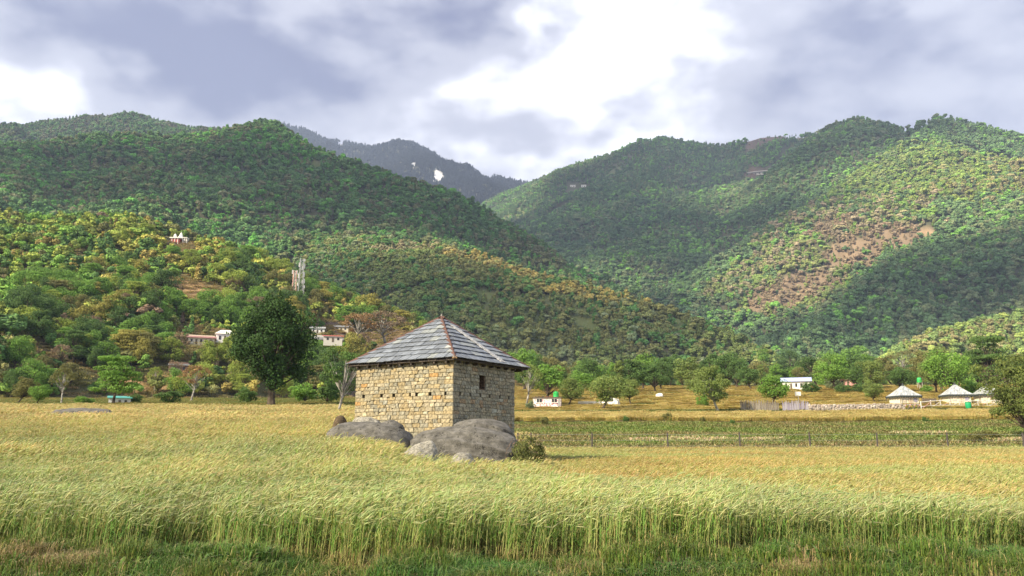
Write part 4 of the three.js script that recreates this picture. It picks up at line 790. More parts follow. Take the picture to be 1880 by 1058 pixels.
  for (let j = 0; j < NR - 1; j++) for (let i = 0; i < NT - 1; i++) {
    const k = j * NT + i, r = RR[j]; if (NAMES[k] !== 'near_hill' || r < 110 || r > 470 || Math.abs(TH[i]) > 34 || (HG[k] + 3 - EYE) / r < SEEN[k] - .004) continue;
    if (R() > r * .00297 * (RR[j + 1] - r) * .22) continue;
    const x = GP[k * 3] + (R() - .5) * 3, z = GP[k * 3 + 2] + (R() - .5) * 3, p = inPatch(x, z), o = !!p || open(x, z); if (!o && R() < .5) continue;
    const n = fbm(x * .08, z * .08, 3), g = p?.kind === 'terrace' ? 1 : clamp(.35 + n * 1.5, 0, 1), kk = .9 + R() * .3; tuft.push([x, height(x, z) - .03, z, R() * 6, 4.2, 1.6 + R() * 1.4, lin(lerp(1.35, 1.1, g) * kk, lerp(1.1, 1.12, g) * kk, lerp(1.3, .9, g) * kk)]);
  }
  scatter('hill_grass', 'dry tan and green grass on the open ground of the near left hill', 'grass', [1, 2, 3].map((s) => grassPatch(s * 19, { n: 150, size: .8, h: .26, w: .012, dry: .4, col: [.19, .22, .07] })), grassMat, tuft); console.log('tufts', tuft.length);
  // a loose belt of valley trees behind the plots
  const protos = [round, tallT, tallT, round, poplar], sets = [[G.bright, 'light green'], [G.deep, 'deep green'], [G.willow, 'willow green'], [G.deep, 'deep green'], [G.olive, 'olive']];
  for (let k = 0; k < 120; k++) {
    const px = 930 + R() * 1000, D = 215 + R() * 190, p = at(px, 700, D), h = 6.5 + R() * 7, pr = protos[Math.floor(R() * 5)], [m, word] = sets[Math.floor(R() * 5)], side = px < 1180 ? 'behind the wide willow and cabin' : px < 1450 ? 'behind the middle grove' : px < 1640 ? 'around the blue and pink houses' : 'behind the tents';
    p.y = height(p.x, p.z); if (lastName !== 'ground' && D > 330) continue;
    standTree(pr[Math.floor(R() * pr.length)], 'valley_tree', word + ' tree in the valley belt ' + side, 'tree', 'valley belt: ' + word + ' ' + side, p.x, p.y - .1, p.z, h, .9 + R() * .5, R() * 6, m);
  }
}
// ================================================================ buildings and small structures
const MAT = { white: paint(.78, .77, .73), cream: paint(.68, .62, .48), brick: paint(.20, .12, .10), blue: paint(.36, .42, .66, { roughness: .5 }), red: paint(.42, .10, .09), pink: paint(.62, .33, .33), teal: paint(.08, .36, .32, { roughness: .5 }), grey: paint(.30, .31, .32), slate: paint(.22, .23, .25), dark: paint(.03, .03, .035, { roughness: .35 }), wood: paint(.20, .16, .12, { map: barkTex }), steel: paint(.42, .43, .44, { roughness: .5, metalness: .3 }), pale: paint(.52, .50, .46), green: paint(.03, .42, .09, { roughness: .4 }), magenta: paint(.62, .04, .20), black: paint(.02, .022, .025) };
// a small house: body with door and windows, roof of its own
function hut(px, pyBase, wpx, hpx, o, label, group) {
  const p = o.D ? at(px, pyBase, o.D) : hit(px, pyBase, o.from ?? 100); const D = -p.z, W = wpx / F * D, H = hpx / F * D, dep = W * (o.deep ?? .7), yb = at(px, pyBase, D).y;
  const g = thing(o.name ?? 'house', label, o.category ?? 'house', [p.x, Math.min(p.y, yb) - .1, p.z - dep / 2], (o.turn ?? 0) + Math.atan2(p.x, D) * -1, group), wh = H * (o.wall ?? .68), x = W / 2, z = dep / 2, wallM = MAT[o.wallM ?? 'white'], roofM = MAT[o.roofM ?? 'slate'];
  part(g, 'wall', new MB().box(-x, x, -1.2, wh, -z, z).geo(), wallM);
  const nw = o.windows ?? 3, ws = W / (nw + .6), st = o.storeys ?? 1;
  for (let s = 0; s < st; s++) for (let k = 0; k < nw; k++) {
    const cx = -x + ws * (k + .8), y0 = wh * (s + .38) / st, y1 = wh * (s + .78) / st, door = s === 0 && k === (o.door ?? 1);
    const w = part(g, door ? 'door' : 'window', new MB().box(cx - ws * .2, cx + ws * .2, door ? .05 : y0, y1, z + .02, z + .06).geo(), door ? MAT.wood : MAT.dark);
    part(w, 'frame', new MB().box(cx - ws * .25, cx + ws * .25, y1 + .003, y1 + wh * .03, z + .005, z + .09).geo(), wallM);
  }
  const e = W * .07;
  if (o.roof === 'flat') { part(g, 'roof', new MB().box(-x - e, x + e, wh + .003, wh + (H - wh) * .45, -z - e, z + e).geo(), roofM); part(g, 'parapet', new MB().box(-x, x, wh + (H - wh) * .45 + .003, H * .96, z - .2, z).geo(), wallM); }
  else if (o.roof === 'shed') part(g, 'roof', new MB().prism([V(-x - e, wh, z + e), V(x + e, wh, z + e), V(x + e, H - .1, -z - e), V(-x - e, H - .1, -z - e)], [V(-x - e, wh + .1, z + e), V(x + e, wh + .1, z + e), V(x + e, H, -z - e), V(-x - e, H, -z - e)], [1, 1, 1]).geo(), roofM);
  else if (o.roof === 'hip') { const B = new MB(), q = [V(-x - e, wh, z + e), V(x + e, wh, z + e), V(x + e, wh, -z - e), V(-x - e, wh, -z - e)], a = V(-x * .5, H, 0), b = V(x * .5, H, 0); B.quad(q[0], q[1], b, a, [1, 1, 1]).tri(q[1], q[2], b, [1, 1, 1]).quad(q[2], q[3], a, b, [1, 1, 1]).tri(q[3], q[0], a, [1, 1, 1]).poly(q, [1, 1, 1]); part(g, 'roof', B.geo(), roofM); }
  else { const B = new MB(), t = .08; B.prism([V(-x - e, wh - .05, z + e), V(x + e, wh - .05, z + e), V(x + e, H - t, 0), V(-x - e, H - t, 0)], [V(-x - e, wh + t - .05, z + e), V(x + e, wh + t - .05, z + e), V(x + e, H, 0), V(-x - e, H, 0)], [1, 1, 1]); part(g, 'roof', B.geo(), roofM); part(g, 'roof', new MB().prism([V(-x - e, wh - .05, -z - e), V(x + e, wh - .05, -z - e), V(x + e, H - t, -.01), V(-x - e, H - t, -.01)], [V(-x - e, wh + t - .05, -z - e), V(x + e, wh + t - .05, -z - e), V(x + e, H, -.01), V(-x - e, H, -.01)], [1, 1, 1]).geo(), roofM); part(g, 'gable', new MB().prism([V(-x + .01, wh + .003, z - .02), V(-x + .01, H - .12, 0), V(-x + .01, wh + .003, -z + .02)], [V(-x + .2, wh + .003, z - .02), V(-x + .2, H - .12, 0), V(-x + .2, wh + .003, -z + .02)], [1, 1, 1]).geo(), wallM); part(g, 'gable', new MB().prism([V(x - .01, wh + .003, z - .02), V(x - .01, H - .12, 0), V(x - .01, wh + .003, -z + .02)], [V(x - .2, wh + .003, z - .02), V(x - .2, H - .12, 0), V(x - .2, wh + .003, -z + .02)], [1, 1, 1]).geo(), wallM); }
  return { g, W, H, wh, x, z };
}
hut(1468, 716, 48, 24, { from: 150, wallM: 'white', roofM: 'blue', storeys: 1, windows: 5, wall: .66, deep: .6 }, 'white house with a pale blue roof among the valley trees');
hut(1563, 710, 34, 22, { from: 150, wallM: 'pink', roofM: 'slate', roof: 'flat', windows: 3 }, 'pink flat roofed house behind the bushes right of the blue roof');
hut(1676, 704, 16, 26, { from: 150, wallM: 'white', roofM: 'grey', roof: 'flat', storeys: 2, windows: 2 }, 'narrow white two storey house behind the tents');
hut(1808, 680, 30, 14, { from: 150, wallM: 'cream', roofM: 'pink', windows: 3 }, 'house with a pinkish roof high behind the right tent');
hut(212, 744, 36, 19, { D: 112, from: 80, wallM: 'white', roofM: 'teal', roof: 'shed', windows: 3, wall: .7 }, 'low white hut with a teal sheet roof under the bright left tree');
hut(322, 684, 32, 20, { wallM: 'brick', roofM: 'grey', roof: 'flat', windows: 3 }, 'dull brick house with a flat roof on the left slope');
hut(408, 630, 32, 26, { wallM: 'white', roofM: 'white', roof: 'hip', storeys: 1, windows: 3 }, 'bright white house left of the big dark tree');
hut(362, 632, 46, 18, { wallM: 'cream', roofM: 'pink', roof: 'flat', windows: 5 }, 'long cream building left of the bright white house');
hut(305, 622, 16, 14, { wallM: 'cream', roofM: 'pale', roof: 'flat', windows: 2 }, 'small cream house at the left end of the hill village');
hut(590, 636, 60, 22, { wallM: 'pale', roofM: 'grey', roof: 'flat', windows: 5, wall: .55 }, 'grey flat roofed house with laundry right of the big dark tree');
hut(608, 628, 34, 16, { wallM: 'pale', roofM: 'red', roof: 'shed', windows: 3, D: 262 }, 'house with a red edged roof behind the laundry');
hut(580, 612, 26, 14, { wallM: 'white', roofM: 'grey', windows: 3 }, 'grey roofed house above the village row');
hut(624, 608, 26, 12, { wallM: 'cream', roofM: 'slate', windows: 3 }, 'low cream house among the village trees');
hut(642, 632, 12, 14, { wallM: 'white', roofM: 'red', windows: 1, deep: 1, name: 'shed', category: 'shed', door: 0 }, 'tiny white shed with a red roof above the stone roof edge');
hut(486, 548, 22, 12, { wallM: 'pink', roofM: 'pale', roof: 'flat', windows: 3 }, 'pinkish house on the ridge left of the towers');
hut(20, 476, 17, 16, { wallM: 'brick', roofM: 'grey', windows: 2 }, 'lone brown house on the wooded slope at far left');
hut(1395, 321, 34, 8, { wallM: 'pale', roofM: 'pale', roof: 'flat', windows: 4 }, 'long pale building on a bare shelf of the right mountain');
hut(1052, 344, 10, 6, { wallM: 'white', roofM: 'white', windows: 2 }, 'tiny white house high on the middle mountain, left of two');
hut(1072, 344, 9, 6, { wallM: 'white', roofM: 'white', windows: 2 }, 'tiny white house high on the middle mountain, right of two');
{ // laundry on the village roof
  const p = hit(590, 632, 100), D = -p.z, u = D / F;
  for (const [px, m, l] of [[577, MAT.magenta, 'magenta cloth hung on the village roof'], [592, MAT.teal, 'turquoise cloth hung on the village roof']]) { const q = at(px, 622, D - 1.5), B = new MB(), n = 6; for (let k = 0; k < n; k++) { const x0 = (k / n - .5) * 6 * u, x1 = ((k + 1) / n - .5) * 6 * u, z0 = (k % 2) * .15, z1 = ((k + 1) % 2) * .15; B.quad(V(x0, 0, z0), V(x1, 0, z1), V(x1, -8 * u, z1 + .1), V(x0, -8 * u, z0 + .1), [1, 1, 1]).quad(V(x0, 0, z0 + .04), V(x1, 0, z1 + .04), V(x1, -8 * u, z1 + .14), V(x0, -8 * u, z0 + .14), [1, 1, 1]); } const c = single('hung_cloth', B.geo(), m, l, 'cloth'); c.position.copy(q); }
}
{ // temple on the left hill
  const p = hit(330, 446, 100), D = -p.z, u = D / F, g = thing('temple', 'small red and white temple with two white spires on the left hill', 'temple', [p.x, p.y - .5, p.z]);
  const B = (a, b, c, d, e, f) => new MB().box(a * u, b * u, c * u, d * u, e * u, f * u).geo();
  part(g, 'hall', B(-15, 1, -4, 9, -9, 6), MAT.red); part(g, 'terrace', B(-17, 3, 9.1, 11, -11, 8), MAT.white); part(g, 'tower_base', B(-4, 3.5, 11.1, 14, -7, 1), MAT.white); part(g, 'tower_base', B(-15, -8, 11.1, 12.5, -7, 0), MAT.white);
  for (let k = 0; k < 3; k++) part(g, 'pillar', B(-13 + k * 5.5, -12 + k * 5.5, -3.9, 9, 6.05, 7), MAT.white);
  const lathe = (pts, x, z, y) => { const l = new THREE.LatheGeometry(pts.map(([r, h]) => new THREE.Vector2(r * u, h * u)), 10); l.translate(x * u, y * u, z * u); return l; };
  part(g, 'spire', lathe([[3.6, 0], [3.4, 2], [2.4, 5], [1.0, 8], [.3, 9.5], [.01, 10]], -.2, -3, 14.05), MAT.white); part(g, 'spire', lathe([[2.8, 0], [2.8, 4], [2.2, 6], [.9, 7], [.2, 8.6], [.01, 9]], -11.5, -3.5, 12.55), MAT.white);
  part(g, 'annex_roof', B(4, 14, 11, 12.2, -7, 2), MAT.white); for (let k = 0; k < 3; k++) part(g, 'annex_pillar', B(4.5 + k * 4, 5.3 + k * 4, 0, 10.95, .5, 1.3), MAT.white); part(g, 'annex', B(4.2, 13.8, -4, 10.9, -6.8, 0), MAT.pale); part(g, 'plinth', B(-12, 6, -9, -4.05, -8, 9), MAT.pale);
}
// telecom towers
function tower(px, pyBase, pyTop, w0, w1, mats, ants, label) {
  const p = hit(px, pyBase, 150), D = -p.z, u = D / F, H = at(px, pyTop, D).y - p.y, g = thing('lattice_tower', label, 'tower', [p.x, p.y - .3, p.z], .5);
  const wid = (t) => lerp(w0, w1, Math.min(1, t * 1.4)) * u / 2, cor = [[1, 1], [-1, 1], [-1, -1], [1, -1]];
  for (const [a, b] of cor) { const B = new MB(), n = 10; for (let k = 0; k < n; k++) { const t0 = k / n, t1 = (k + 1) / n; B.bar(V(a * wid(t0), H * t0, b * wid(t0)), V(a * wid(t1), H * t1, b * wid(t1)), .11, [1, 1, 1], 4); } part(g, 'leg', B.geo(), mats[0]); }
  const B = new MB(), n = 11; for (let k = 0; k < n; k++) { const t0 = k / n, t1 = (k + 1) / n; for (let s = 0; s < 4; s++) { const [a, b] = cor[s], [c, d] = cor[(s + 1) % 4]; B.bar(V(a * wid(t0), H * t0, b * wid(t0)), V(c * wid(t1), H * t1, d * wid(t1)), .045, [1, 1, 1], 3).bar(V(c * wid(t0), H * t0, d * wid(t0)), V(a * wid(t1), H * t1, b * wid(t1)), .045, [1, 1, 1], 3).bar(V(a * wid(t1), H * t1, b * wid(t1)), V(c * wid(t1), H * t1, d * wid(t1)), .04, [1, 1, 1], 3); } }
  part(g, 'bracing', B.geo(), mats[1] ?? mats[0]).userData.kind = 'stuff';
  for (const [t, side, h] of ants) { const y = H * t, x = side * (wid(t) + .45); part(g, 'antenna', new MB().box(x - .28, x + .28, y - h / 2, y + h / 2, .15, .45).bar(V(x, y, .15), V(side * wid(t), y, 0), .05).geo(), MAT.white); }
}
tower(550, 560, 474, 13, 6, [MAT.steel], [[.97, 1, 1.2], [.86, -1, 2.2], [.84, 1, 2.4], [.8, .2, 2], [.66, 1, 2.6], [.62, -1, 2.4], [.52, 1, 2.2], [.5, .4, 1.6], [.44, -1, 1.6], [.4, 1, 1.4]], 'taller grey lattice telecom tower behind the big dark tree');
tower(538, 556, 496, 9, 5, [paint(.62, .30, .24), MAT.white], [[.95, -1, 2], [.95, 1, 2], [.86, .5, 2.4], [.86, -.5, 2.2], [.7, 1, 1.6]], 'shorter red and white lattice tower left of the taller one');

// painted cabin with its water tank
{
  const p = hit(1005, 748, 80), D = -p.z, u = D / F, W = 50 * u, H = 20 * u, g = thing('painted_cabin', 'low white cabin painted with pink patterns and a dark cluttered roof', 'cabin', [p.x, p.y - .1, p.z], -.12), x = W / 2, z = 1.3;
  const mural = (() => { const cv = document.createElement('canvas'); cv.width = 512; cv.height = 192; const c = cv.getContext('2d'), R = rng(31); c.fillStyle = '#e9e1dc'; c.fillRect(0, 0, 512, 192); for (let i = 0; i < 150; i++) { c.fillStyle = ['#c98f98', '#b56f80', '#d7b3b4', '#8c6a78', '#f3ece8', '#a98a90'][Math.floor(R() * 6)]; c.beginPath(); c.ellipse(R() * 512, 30 + R() * 162, 4 + R() * 18, 3 + R() * 12, R() * 3, 0, 7); c.fill(); } c.strokeStyle = '#7a4c5c'; c.lineWidth = 3; for (let i = 0; i < 40; i++) { c.beginPath(); const a = R() * 512, b = 40 + R() * 140; c.moveTo(a, b); c.quadraticCurveTo(a + R() * 40 - 20, b + R() * 40 - 20, a + R() * 60 - 30, b + R() * 60 - 30); c.stroke(); } const t = new THREE.CanvasTexture(cv); t.colorSpace = THREE.SRGBColorSpace; t.magFilter = THREE.LinearFilter; return t; })();
  const body = new THREE.BoxGeometry(W, H * .86, 2 * z); body.translate(0, H * .43, 0); part(g, 'wall', body, new THREE.MeshStandardMaterial({ map: mural, roughness: .8 }));
  part(g, 'roof', new MB().box(-x - .15, x + .25, H * .863, H * .93, -z - .2, z + .25).geo(), MAT.wood);
  for (const [a, b] of [[-.36, -.18], [.18, .36]]) { const w = part(g, 'window', new MB().box(a * W, b * W, H * .46, H * .78, z + .02, z + .05).geo(), MAT.dark); part(w, 'frame', new MB().box(a * W - .08, b * W + .08, H * .783, H * .83, z + .005, z + .1).geo(), MAT.white); part(w, 'sill', new MB().box(a * W - .08, b * W + .08, H * .41, H * .457, z + .005, z + .12).geo(), MAT.white); part(w, 'mullion', new MB().box((a + b) / 2 * W - .03, (a + b) / 2 * W + .03, H * .46, H * .78, z + .055, z + .08).geo(), MAT.white); }
  part(g, 'door', new MB().box(x - W * .1, x - W * .02, .05, H * .74, z + .02, z + .05).geo(), MAT.grey);
  const R = rng(8); for (let k = 0; k < 9; k++) { const q = -x + .3 + R() * (W - .6); part(g, 'roof_weight', new MB().box(q - .15, q + .15, H * .933, H * .933 + .08 + R() * .14, z - .6 - R(), z - .3).geo(), R() < .3 ? MAT.red : MAT.wood); }
  const tk = new THREE.LatheGeometry([[0, 0], [.5, 0], [.52, .1], [.5, .35], [.52, .6], [.5, .85], [.4, 1.0], [.18, 1.06], [.18, 1.16], [0, 1.16]].map(([a, b]) => new THREE.Vector2(a, b)), 18), t = single('water_tank', tk, MAT.green, 'bright green water tank on the painted cabin roof', 'tank'); t.position.set(p.x + W * .32, p.y - .1 + H * .935, p.z - .2);
}
// white paling fence, parked car and tarpaulin by the wide willow
{
  const a = hit(1062, 744, 80), b = hit(1116, 744, 80), g = thing('paling_fence', 'low white paling fence beside the wide willow', 'fence', [a.x, a.y, a.z], 0), n = 26, d = b.clone().sub(a);
  for (let k = 0; k < n; k++) { const t = k / (n - 1), q = d.clone().multiplyScalar(t); part(g, 'pale', new MB().prism([V(q.x - .07, q.y - .1, q.z), V(q.x + .07, q.y - .1, q.z), V(q.x + .07, q.y + .7, q.z), V(q.x, q.y + .82, q.z), V(q.x - .07, q.y + .7, q.z)], [V(q.x - .07, q.y - .1, q.z + .03), V(q.x + .07, q.y - .1, q.z + .03), V(q.x + .07, q.y + .7, q.z + .03), V(q.x, q.y + .82, q.z + .03), V(q.x - .07, q.y + .7, q.z + .03)], [1, 1, 1]).geo(), MAT.white); }
  for (const y of [.2, .55]) part(g, 'rail', new MB().bar(V(0, y, -.03), d.clone().add(V(0, y, -.03)), .035).geo(), MAT.white);
  const q = hit(1122, 744, 80), tarp = new THREE.SphereGeometry(1, 28, 16, 0, 6.284, 0, Math.PI / 2), pp = tarp.attributes.position; for (let i = 0; i < pp.count; i++) { const x = pp.getX(i), y = pp.getY(i), z = pp.getZ(i), k = 1 + .18 * noise(x * 3, z * 3 + y * 4) + .05 * Math.sin(Math.atan2(z, x) * 9); pp.setXYZ(i, x * 1.7 * k, Math.pow(y, .7) * 1.45 * k, z * 1.1 * k); } tarp.computeVertexNormals();
  const tp = single('tarpaulin_heap', tarp, MAT.white, 'white sheeted heap right of the wide willow trunk', 'tarpaulin'); tp.position.set(q.x, q.y - .1, q.z);
  const c = hit(1211, 732, 80), t2 = single('tarpaulin_heap', tarp, MAT.white, 'tiny white sheeted heap far out on the golden plot', 'tarpaulin'); t2.position.set(c.x, c.y + .45, c.z); t2.scale.setScalar(.5);
}
// the three tents
function tent(px, pyBase, label, turn, streaks) {
  const p = hit(px, pyBase, 90), D = -p.z, u = D / F, g = thing('safari_tent', label, 'tent', [p.x, p.y - .1, p.z], turn, 'safari tents on the right'), w = 17.5 * u, e = 21.5 * u, h = 17 * u, ht = 38 * u;
  const canvas = paint(.70, .66, .52), roofM = paint(.50, .53, .54, { map: streaks ? scaled(rockTex, .3) : scaled(soilTex, .4) }), trim = paint(.035, .045, .045);
  const wallFace = (n) => { const B = new MB(), m = 14; for (let k = 0; k < m; k++) { const x0 = lerp(-w, w, k / m), x1 = lerp(-w, w, (k + 1) / m), z0 = w + (k % 2) * .05, z1 = w + ((k + 1) % 2) * .05; B.quad(V(x0, -.3, z0), V(x1, -.3, z1), V(x1, h, z1), V(x0, h, z0), [1, 1, 1]); B.quad(V(x0, -.3, z0 - .06), V(x1, -.3, z1 - .06), V(x1, h, z1 - .06), V(x0, h, z0 - .06), [1, 1, 1]); } const ge = B.geo(); ge.rotateY(n * Math.PI / 2); return ge; };
  for (let n = 0; n < 4; n++) part(g, 'side_wall', wallFace(n), canvas);
  for (let n = 0; n < 4; n++) { // slightly hollow roof panels and the scalloped valance
    const B = new MB(), m = 6, V2 = new MB(); for (let k = 0; k < m; k++) { const f = (t) => [e * (1 - t), h + (ht - h) * (t - .05 * Math.sin(t * Math.PI))], [r0, y0] = f(k / m), [r1, y1] = f((k + 1) / m); B.quad(V(-r0, y0, r0), V(r0, y0, r0), V(r1, y1, r1), V(-r1, y1, r1), [1, 1, 1]); }
    const s = 9; for (let k = 0; k < s; k++) { const x0 = lerp(-e, e, k / s), x1 = lerp(-e, e, (k + 1) / s), pts = [V(x0, h + .02, e + .03), V(x1, h + .02, e + .03), V(x1, h - 2.2 * u, e + .03), V((x0 + x1) / 2, h - 4.2 * u, e + .03), V(x0, h - 2.2 * u, e + .03)]; V2.prism(pts, pts.map((q) => q.clone().add(V(0, 0, .03))), [1, 1, 1]); }
    const a = B.geo(), b = V2.geo(); a.rotateY(n * Math.PI / 2); b.rotateY(n * Math.PI / 2); part(g, 'roof_panel', a, roofM); part(g, 'valance', b, trim);
  }
  for (const [a, b] of [[1, 1], [-1, 1], [1, -1], [-1, -1]]) part(g, 'corner_pole', new MB().bar(V(a * e * .97, -.2, b * e * .97), V(a * e * .97, h, b * e * .97), .06).geo(), MAT.wood);
  const d = part(g, 'door_flap', new MB().box(-w * .18, w * .22, 0, h * .86, w + .08, w + .11).geo(), paint(.58, .48, .36)); part(d, 'door_seam', new MB().box(w * .01, w * .03, 0, h * .86, w + .113, w + .13).geo(), trim);
  part(g, 'window_flap', new MB().box(w * .4, w * .75, h * .35, h * .75, w + .08, w + .11).geo(), paint(.33, .31, .40)); part(g, 'window_flap', new MB().box(-w * .8, -w * .45, h * .35, h * .75, w + .08, w + .11).geo(), paint(.60, .54, .44));
  part(g, 'peak_cap', new MB().tube([V(0, ht - .25, 0), V(0, ht + .05, 0), V(0, ht + .35, 0)], [.3, .12, .02], 8).geo(), trim);
}
tent(1661, 744, 'leftmost cream safari tent with a grey pyramid roof', .12, false);
tent(1757, 742, 'middle cream safari tent beside the green bin', -.1, false);
tent(1815, 741, 'cream safari tent with a stained roof half hidden by the right bush', -.2, true);
// fences round the camp
function along(pxA, pyA, pxB, pyB, n) { const a = hit(pxA, pyA, 80), b = hit(pxB, pyB, 80), l = []; for (let k = 0; k < n; k++) { const x = lerp(a.x, b.x, k / (n - 1)), z = lerp(a.z, b.z, k / (n - 1)); l.push(V(x, groundY(x, z), z)); } return l; }
function palings(pts, h, mats, label, seed) { const R = rng(seed), o = pts[0], g = thing('paling_fence', label, 'fence', [o.x, o.y, o.z]); for (const q of pts) { const x = q.x - o.x, y = q.y - o.y, z = q.z - o.z, hh = h * (.8 + R() * .35), t = (R() - .5) * .16; part(g, 'paling', new MB().tube([V(x, y - .15, z), V(x + t * .5, y + hh * .5, z), V(x + t, y + hh, z + (R() - .5) * .1)], [.075, .07, .045], 5).geo(), mats[Math.floor(R() * mats.length)]); } const e = pts[pts.length - 1].clone().sub(o); for (const y of [.35, 1.0]) part(g, 'rail', new MB().bar(V(0, y, -.09), e.clone().add(V(0, y, -.09)), .04).geo(), MAT.wood); }
const weathered = [paint(.34, .30, .25, { map: barkTex }), paint(.26, .22, .18, { map: barkTex }), paint(.42, .38, .33, { map: barkTex })];
palings(along(1361, 755, 1430, 756, 46), 1.6, weathered, 'rough brown stake fence at the left end of the camp boundary', 3);
palings(along(1438, 756, 1486, 755, 34), 1.5, [paint(.24, .21, .28), paint(.30, .27, .34), paint(.38, .36, .40)], 'purplish grey stake fence joining the rubble wall', 4);
{ // rubble wall: every stone is a part
  const R = rng(91), pts = along(1487, 757, 1660, 755, 60), o = pts[0], g = thing('rubble_wall', 'low dry rubble wall running along the tents', 'wall', [o.x, o.y, o.z]), geos = [0, 1, 2, 3, 4].map((k) => { const s = new THREE.IcosahedronGeometry(.17, 1), p = s.attributes.position; for (let i = 0; i < p.count; i++) { const x = p.getX(i), y = p.getY(i), z = p.getZ(i), q = 1 + .5 * noise(x * 9 + k * 3, y * 9, z * 9); p.setXYZ(i, x * q * 1.35, y * q, z * q); } s.computeVertexNormals(); return s; }), mats = [paint(.42, .37, .32), paint(.30, .26, .22), paint(.52, .46, .40), paint(.36, .29, .24)], extra = [];
  let n = 0; const M = new THREE.Matrix4(), E = new THREE.Euler();
  for (let row = 0; row < 5; row++) for (let k = 0; k < pts.length - 1; k++) for (let s = 0; s < (row < 4 ? 2 : 1); s++) { const q = pts[k].clone().lerp(pts[k + 1], (s + R()) / 2), x = q.x - o.x, y = q.y - o.y + .05 + row * .23 + (R() - .5) * .06, z = q.z - o.z + (R() - .5) * .22; const gi = geos[Math.floor(R() * 5)], mi = Math.floor(R() * 4), sc = .8 + R() * .6; E.set(R() * 3, R() * 3, R() * .6); if (n < 290 && row > 0 && R() < .75) { const m = part(g, 'stone', gi, mats[mi]); m.position.set(x, y, z); m.rotation.copy(E); m.scale.setScalar(sc); n++; } else extra.push(gi.clone().applyMatrix4(M.compose(V(x, y, z), new THREE.Quaternion().setFromEuler(E), V(sc, sc, sc)))); }
  part(g, 'packed_stones', mergeGeometries(extra), mats[1]).userData.kind = 'stuff';
}
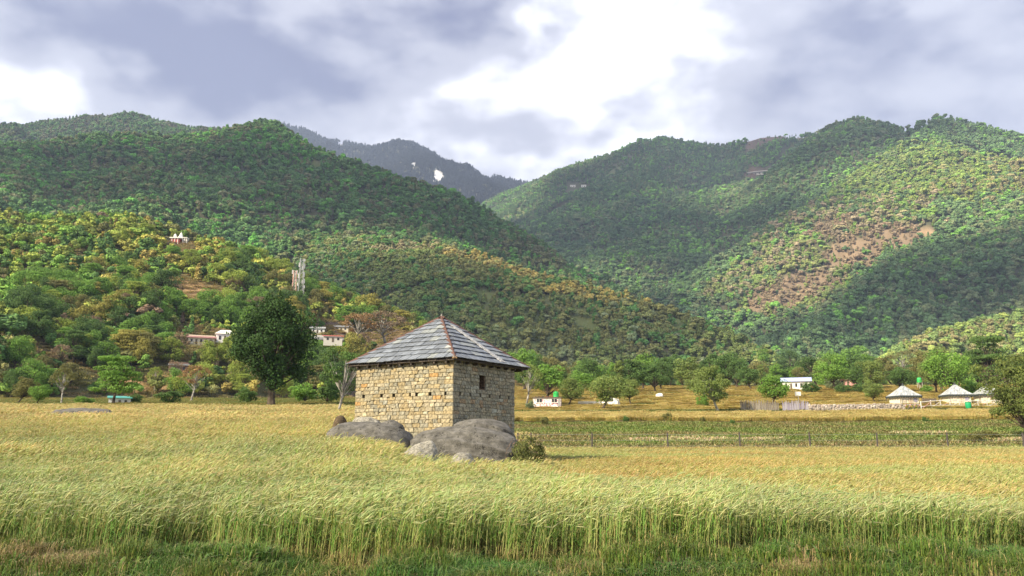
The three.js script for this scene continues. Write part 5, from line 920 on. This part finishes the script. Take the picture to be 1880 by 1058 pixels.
{ // white rail fence, bin, bench, sign, small green tank
  const pts = along(1692, 752, 1830, 748, 9), o = pts[0], g = thing('rail_fence', 'white painted pole railing before the middle and right tents', 'fence', [o.x, o.y, o.z]);
  for (const q of pts) part(g, 'post', new MB().bar(V(q.x - o.x, q.y - o.y - .2, q.z - o.z), V(q.x - o.x, q.y - o.y + 1.35, q.z - o.z), .07).geo(), MAT.white);
  for (let k = 0; k < pts.length - 1; k++) for (const y of [.45, 1.2]) { const a = pts[k].clone().sub(o), b = pts[k + 1].clone().sub(o); part(g, 'rail', new MB().bar(a.add(V(0, y, .08)), b.add(V(0, y, .08)), .05).geo(), MAT.white); }
  for (let k = 0; k < pts.length - 1; k++) { const a = pts[k].clone().sub(o), b = pts[k + 1].clone().sub(o); part(g, 'diagonal_pole', new MB().bar(a.add(V(0, .1, .16)), b.add(V(0, 1.1, .16)), .035).geo(), k % 2 ? MAT.pale : MAT.pink); }
  const pts2 = along(1656, 755, 1690, 753, 5), o2 = pts2[0], g2 = thing('rail_fence', 'short low lattice railing before the leftmost tent', 'fence', [o2.x, o2.y, o2.z]);
  for (let k = 0; k < pts2.length - 1; k++) { const a = pts2[k].clone().sub(o2), b = pts2[k + 1].clone().sub(o2); part(g2, 'diagonal_pole', new MB().bar(a.clone().add(V(0, 0, .1)), b.clone().add(V(0, .9, .1)), .05).geo(), MAT.pink); part(g2, 'diagonal_pole', new MB().bar(a.clone().add(V(0, .9, .22)), b.clone().add(V(0, 0, .22)), .05).geo(), MAT.pale); part(g2, 'rail', new MB().bar(a.clone().add(V(0, .85, .02)), b.clone().add(V(0, .85, .02)), .045).geo(), MAT.white); }
  const q = hit(1773, 752, 80), bin = thing('green_bin', 'green plastic barrel bin at the white railing', 'bin', [q.x, q.y + .12, q.z + .9]), lt = (p) => new THREE.LatheGeometry(p.map(([a, b]) => new THREE.Vector2(a, b)), 18);
  part(bin, 'barrel', lt([[0, 0], [.36, 0], [.44, .3], [.46, .7], [.42, 1.0], [0, 1.0]]), paint(.015, .33, .13, { roughness: .35 })); part(bin, 'rim', lt([[.42, .98], [.47, .99], [.47, 1.06], [.4, 1.06]]), paint(.01, .22, .09, { roughness: .4 }));
  const s = hit(1467, 748, 80), sg = thing('sign_board', 'small white board on a thin post in the golden plot', 'sign', [s.x, s.y, s.z]); part(sg, 'post', new MB().bar(V(0, -.2, 0), V(0, 2.0, 0), .05).geo(), MAT.white); part(sg, 'board', new MB().box(-.5, .5, 2.0, 2.7, -.04, .04).geo(), MAT.white);
  const b = hit(1708, 745, 80), be = thing('garden_bench', 'dark wooden bench between the two near tents', 'bench', [b.x, b.y, b.z + .3]); part(be, 'seat', new MB().box(-1.2, 1.2, .5, .58, -.25, .25).geo(), MAT.wood); part(be, 'backrest', new MB().box(-1.2, 1.2, .75, 1.25, -.32, -.26).geo(), MAT.wood); for (const x of [-1.05, 1.05]) part(be, 'leg', new MB().box(x - .06, x + .06, -.1, .497, -.24, .24).geo(), MAT.wood); for (const x of [-1.05, 1.05]) part(be, 'back_post', new MB().box(x - .05, x + .05, -.1, 1.35, -.42, -.325).geo(), MAT.wood);
  const w = hit(1690, 716, 100), tk = thing('water_tank', 'green water tank on a stand behind the nearest tent', 'tank', [w.x, w.y, w.z]); part(tk, 'tank', lt([[0, 2.2], [.7, 2.2], [.72, 3.2], [.5, 3.7], [0, 3.75]]), MAT.green); for (const [x, z] of [[.5, .5], [-.5, .5], [.5, -.5], [-.5, -.5]]) part(tk, 'leg', new MB().bar(V(x, -.3, z), V(x, 2.19, z), .07).geo(), MAT.pale);
}
// wire fence along the low plot
{
  const pts = [[950, 804], [975, 806], [1087, 812], [1227, 817], [1359, 821], [1488, 825], [1611, 828], [1741, 830], [1880, 830], [2020, 830]].map(([px]) => { const D = 61.5, p = at(px, 820, D); p.y = groundY(p.x, p.z); return p; });
  const postG = new MB().tube([V(0, -.3, 0), V(.01, .8, 0), V(0, 1.75, 0)], [.075, .07, .065], 6).geo(), names = ['house wall corner', 'second place from the house', 'third place from the house', 'fourth place from the house', 'fifth place from the house', 'sixth place from the house', 'seventh place from the house', 'eighth place from the house', 'right bush', 'far right'];
  pts.forEach((p, i) => { if (i > 8) return; const m = single('fence_post', postG, paint(.07, .06, .055), i === 0 ? 'dark fence post nearest the house wall corner' : i === 8 ? 'dark fence post at the right bush' : 'dark thin fence post in ' + names[i] + ' along the wire fence', 'post', 'dark posts of the wire fence'); m.position.copy(p); m.rotation.y = i; m.rotation.z = (i % 3 - 1) * .02; });
  const wires = thing('fence_wire', 'thin wires strung between the dark fence posts', 'wire', [pts[0].x, pts[0].y, pts[0].z]);
  for (const y of [.7, 1.15, 1.6]) part(wires, 'wire', new MB().tube(pts.map((p) => p.clone().sub(pts[0]).add(V(0, y, .05))), pts.map(() => .006), 4).geo(), MAT.steel);
}
// poles on the slopes and in the valley
[[703, 610, 588, 'thin pale pole above the hill village'], [1424, 712, 690, 'thin pole left of the blue roofed house']].forEach(([px, b, t, l]) => { const p = hit(px, b, 70), h = at(px, t, -p.z).y - p.y, g = thing('utility_pole', l, 'pole', [p.x, p.y, p.z]); part(g, 'shaft', new MB().tube([V(0, -.3, 0), V(0, h, 0)], [.11, .07], 7).geo(), MAT.pale); part(g, 'crossarm', new MB().box(-.6, .6, h * .9, h * .9 + .1, -.05, .05).geo(), MAT.pale); });
scene.traverse((o) => { if (o.isMesh) { o.castShadow = true; o.receiveShadow = true; } });
renderer.render(scene, camera);
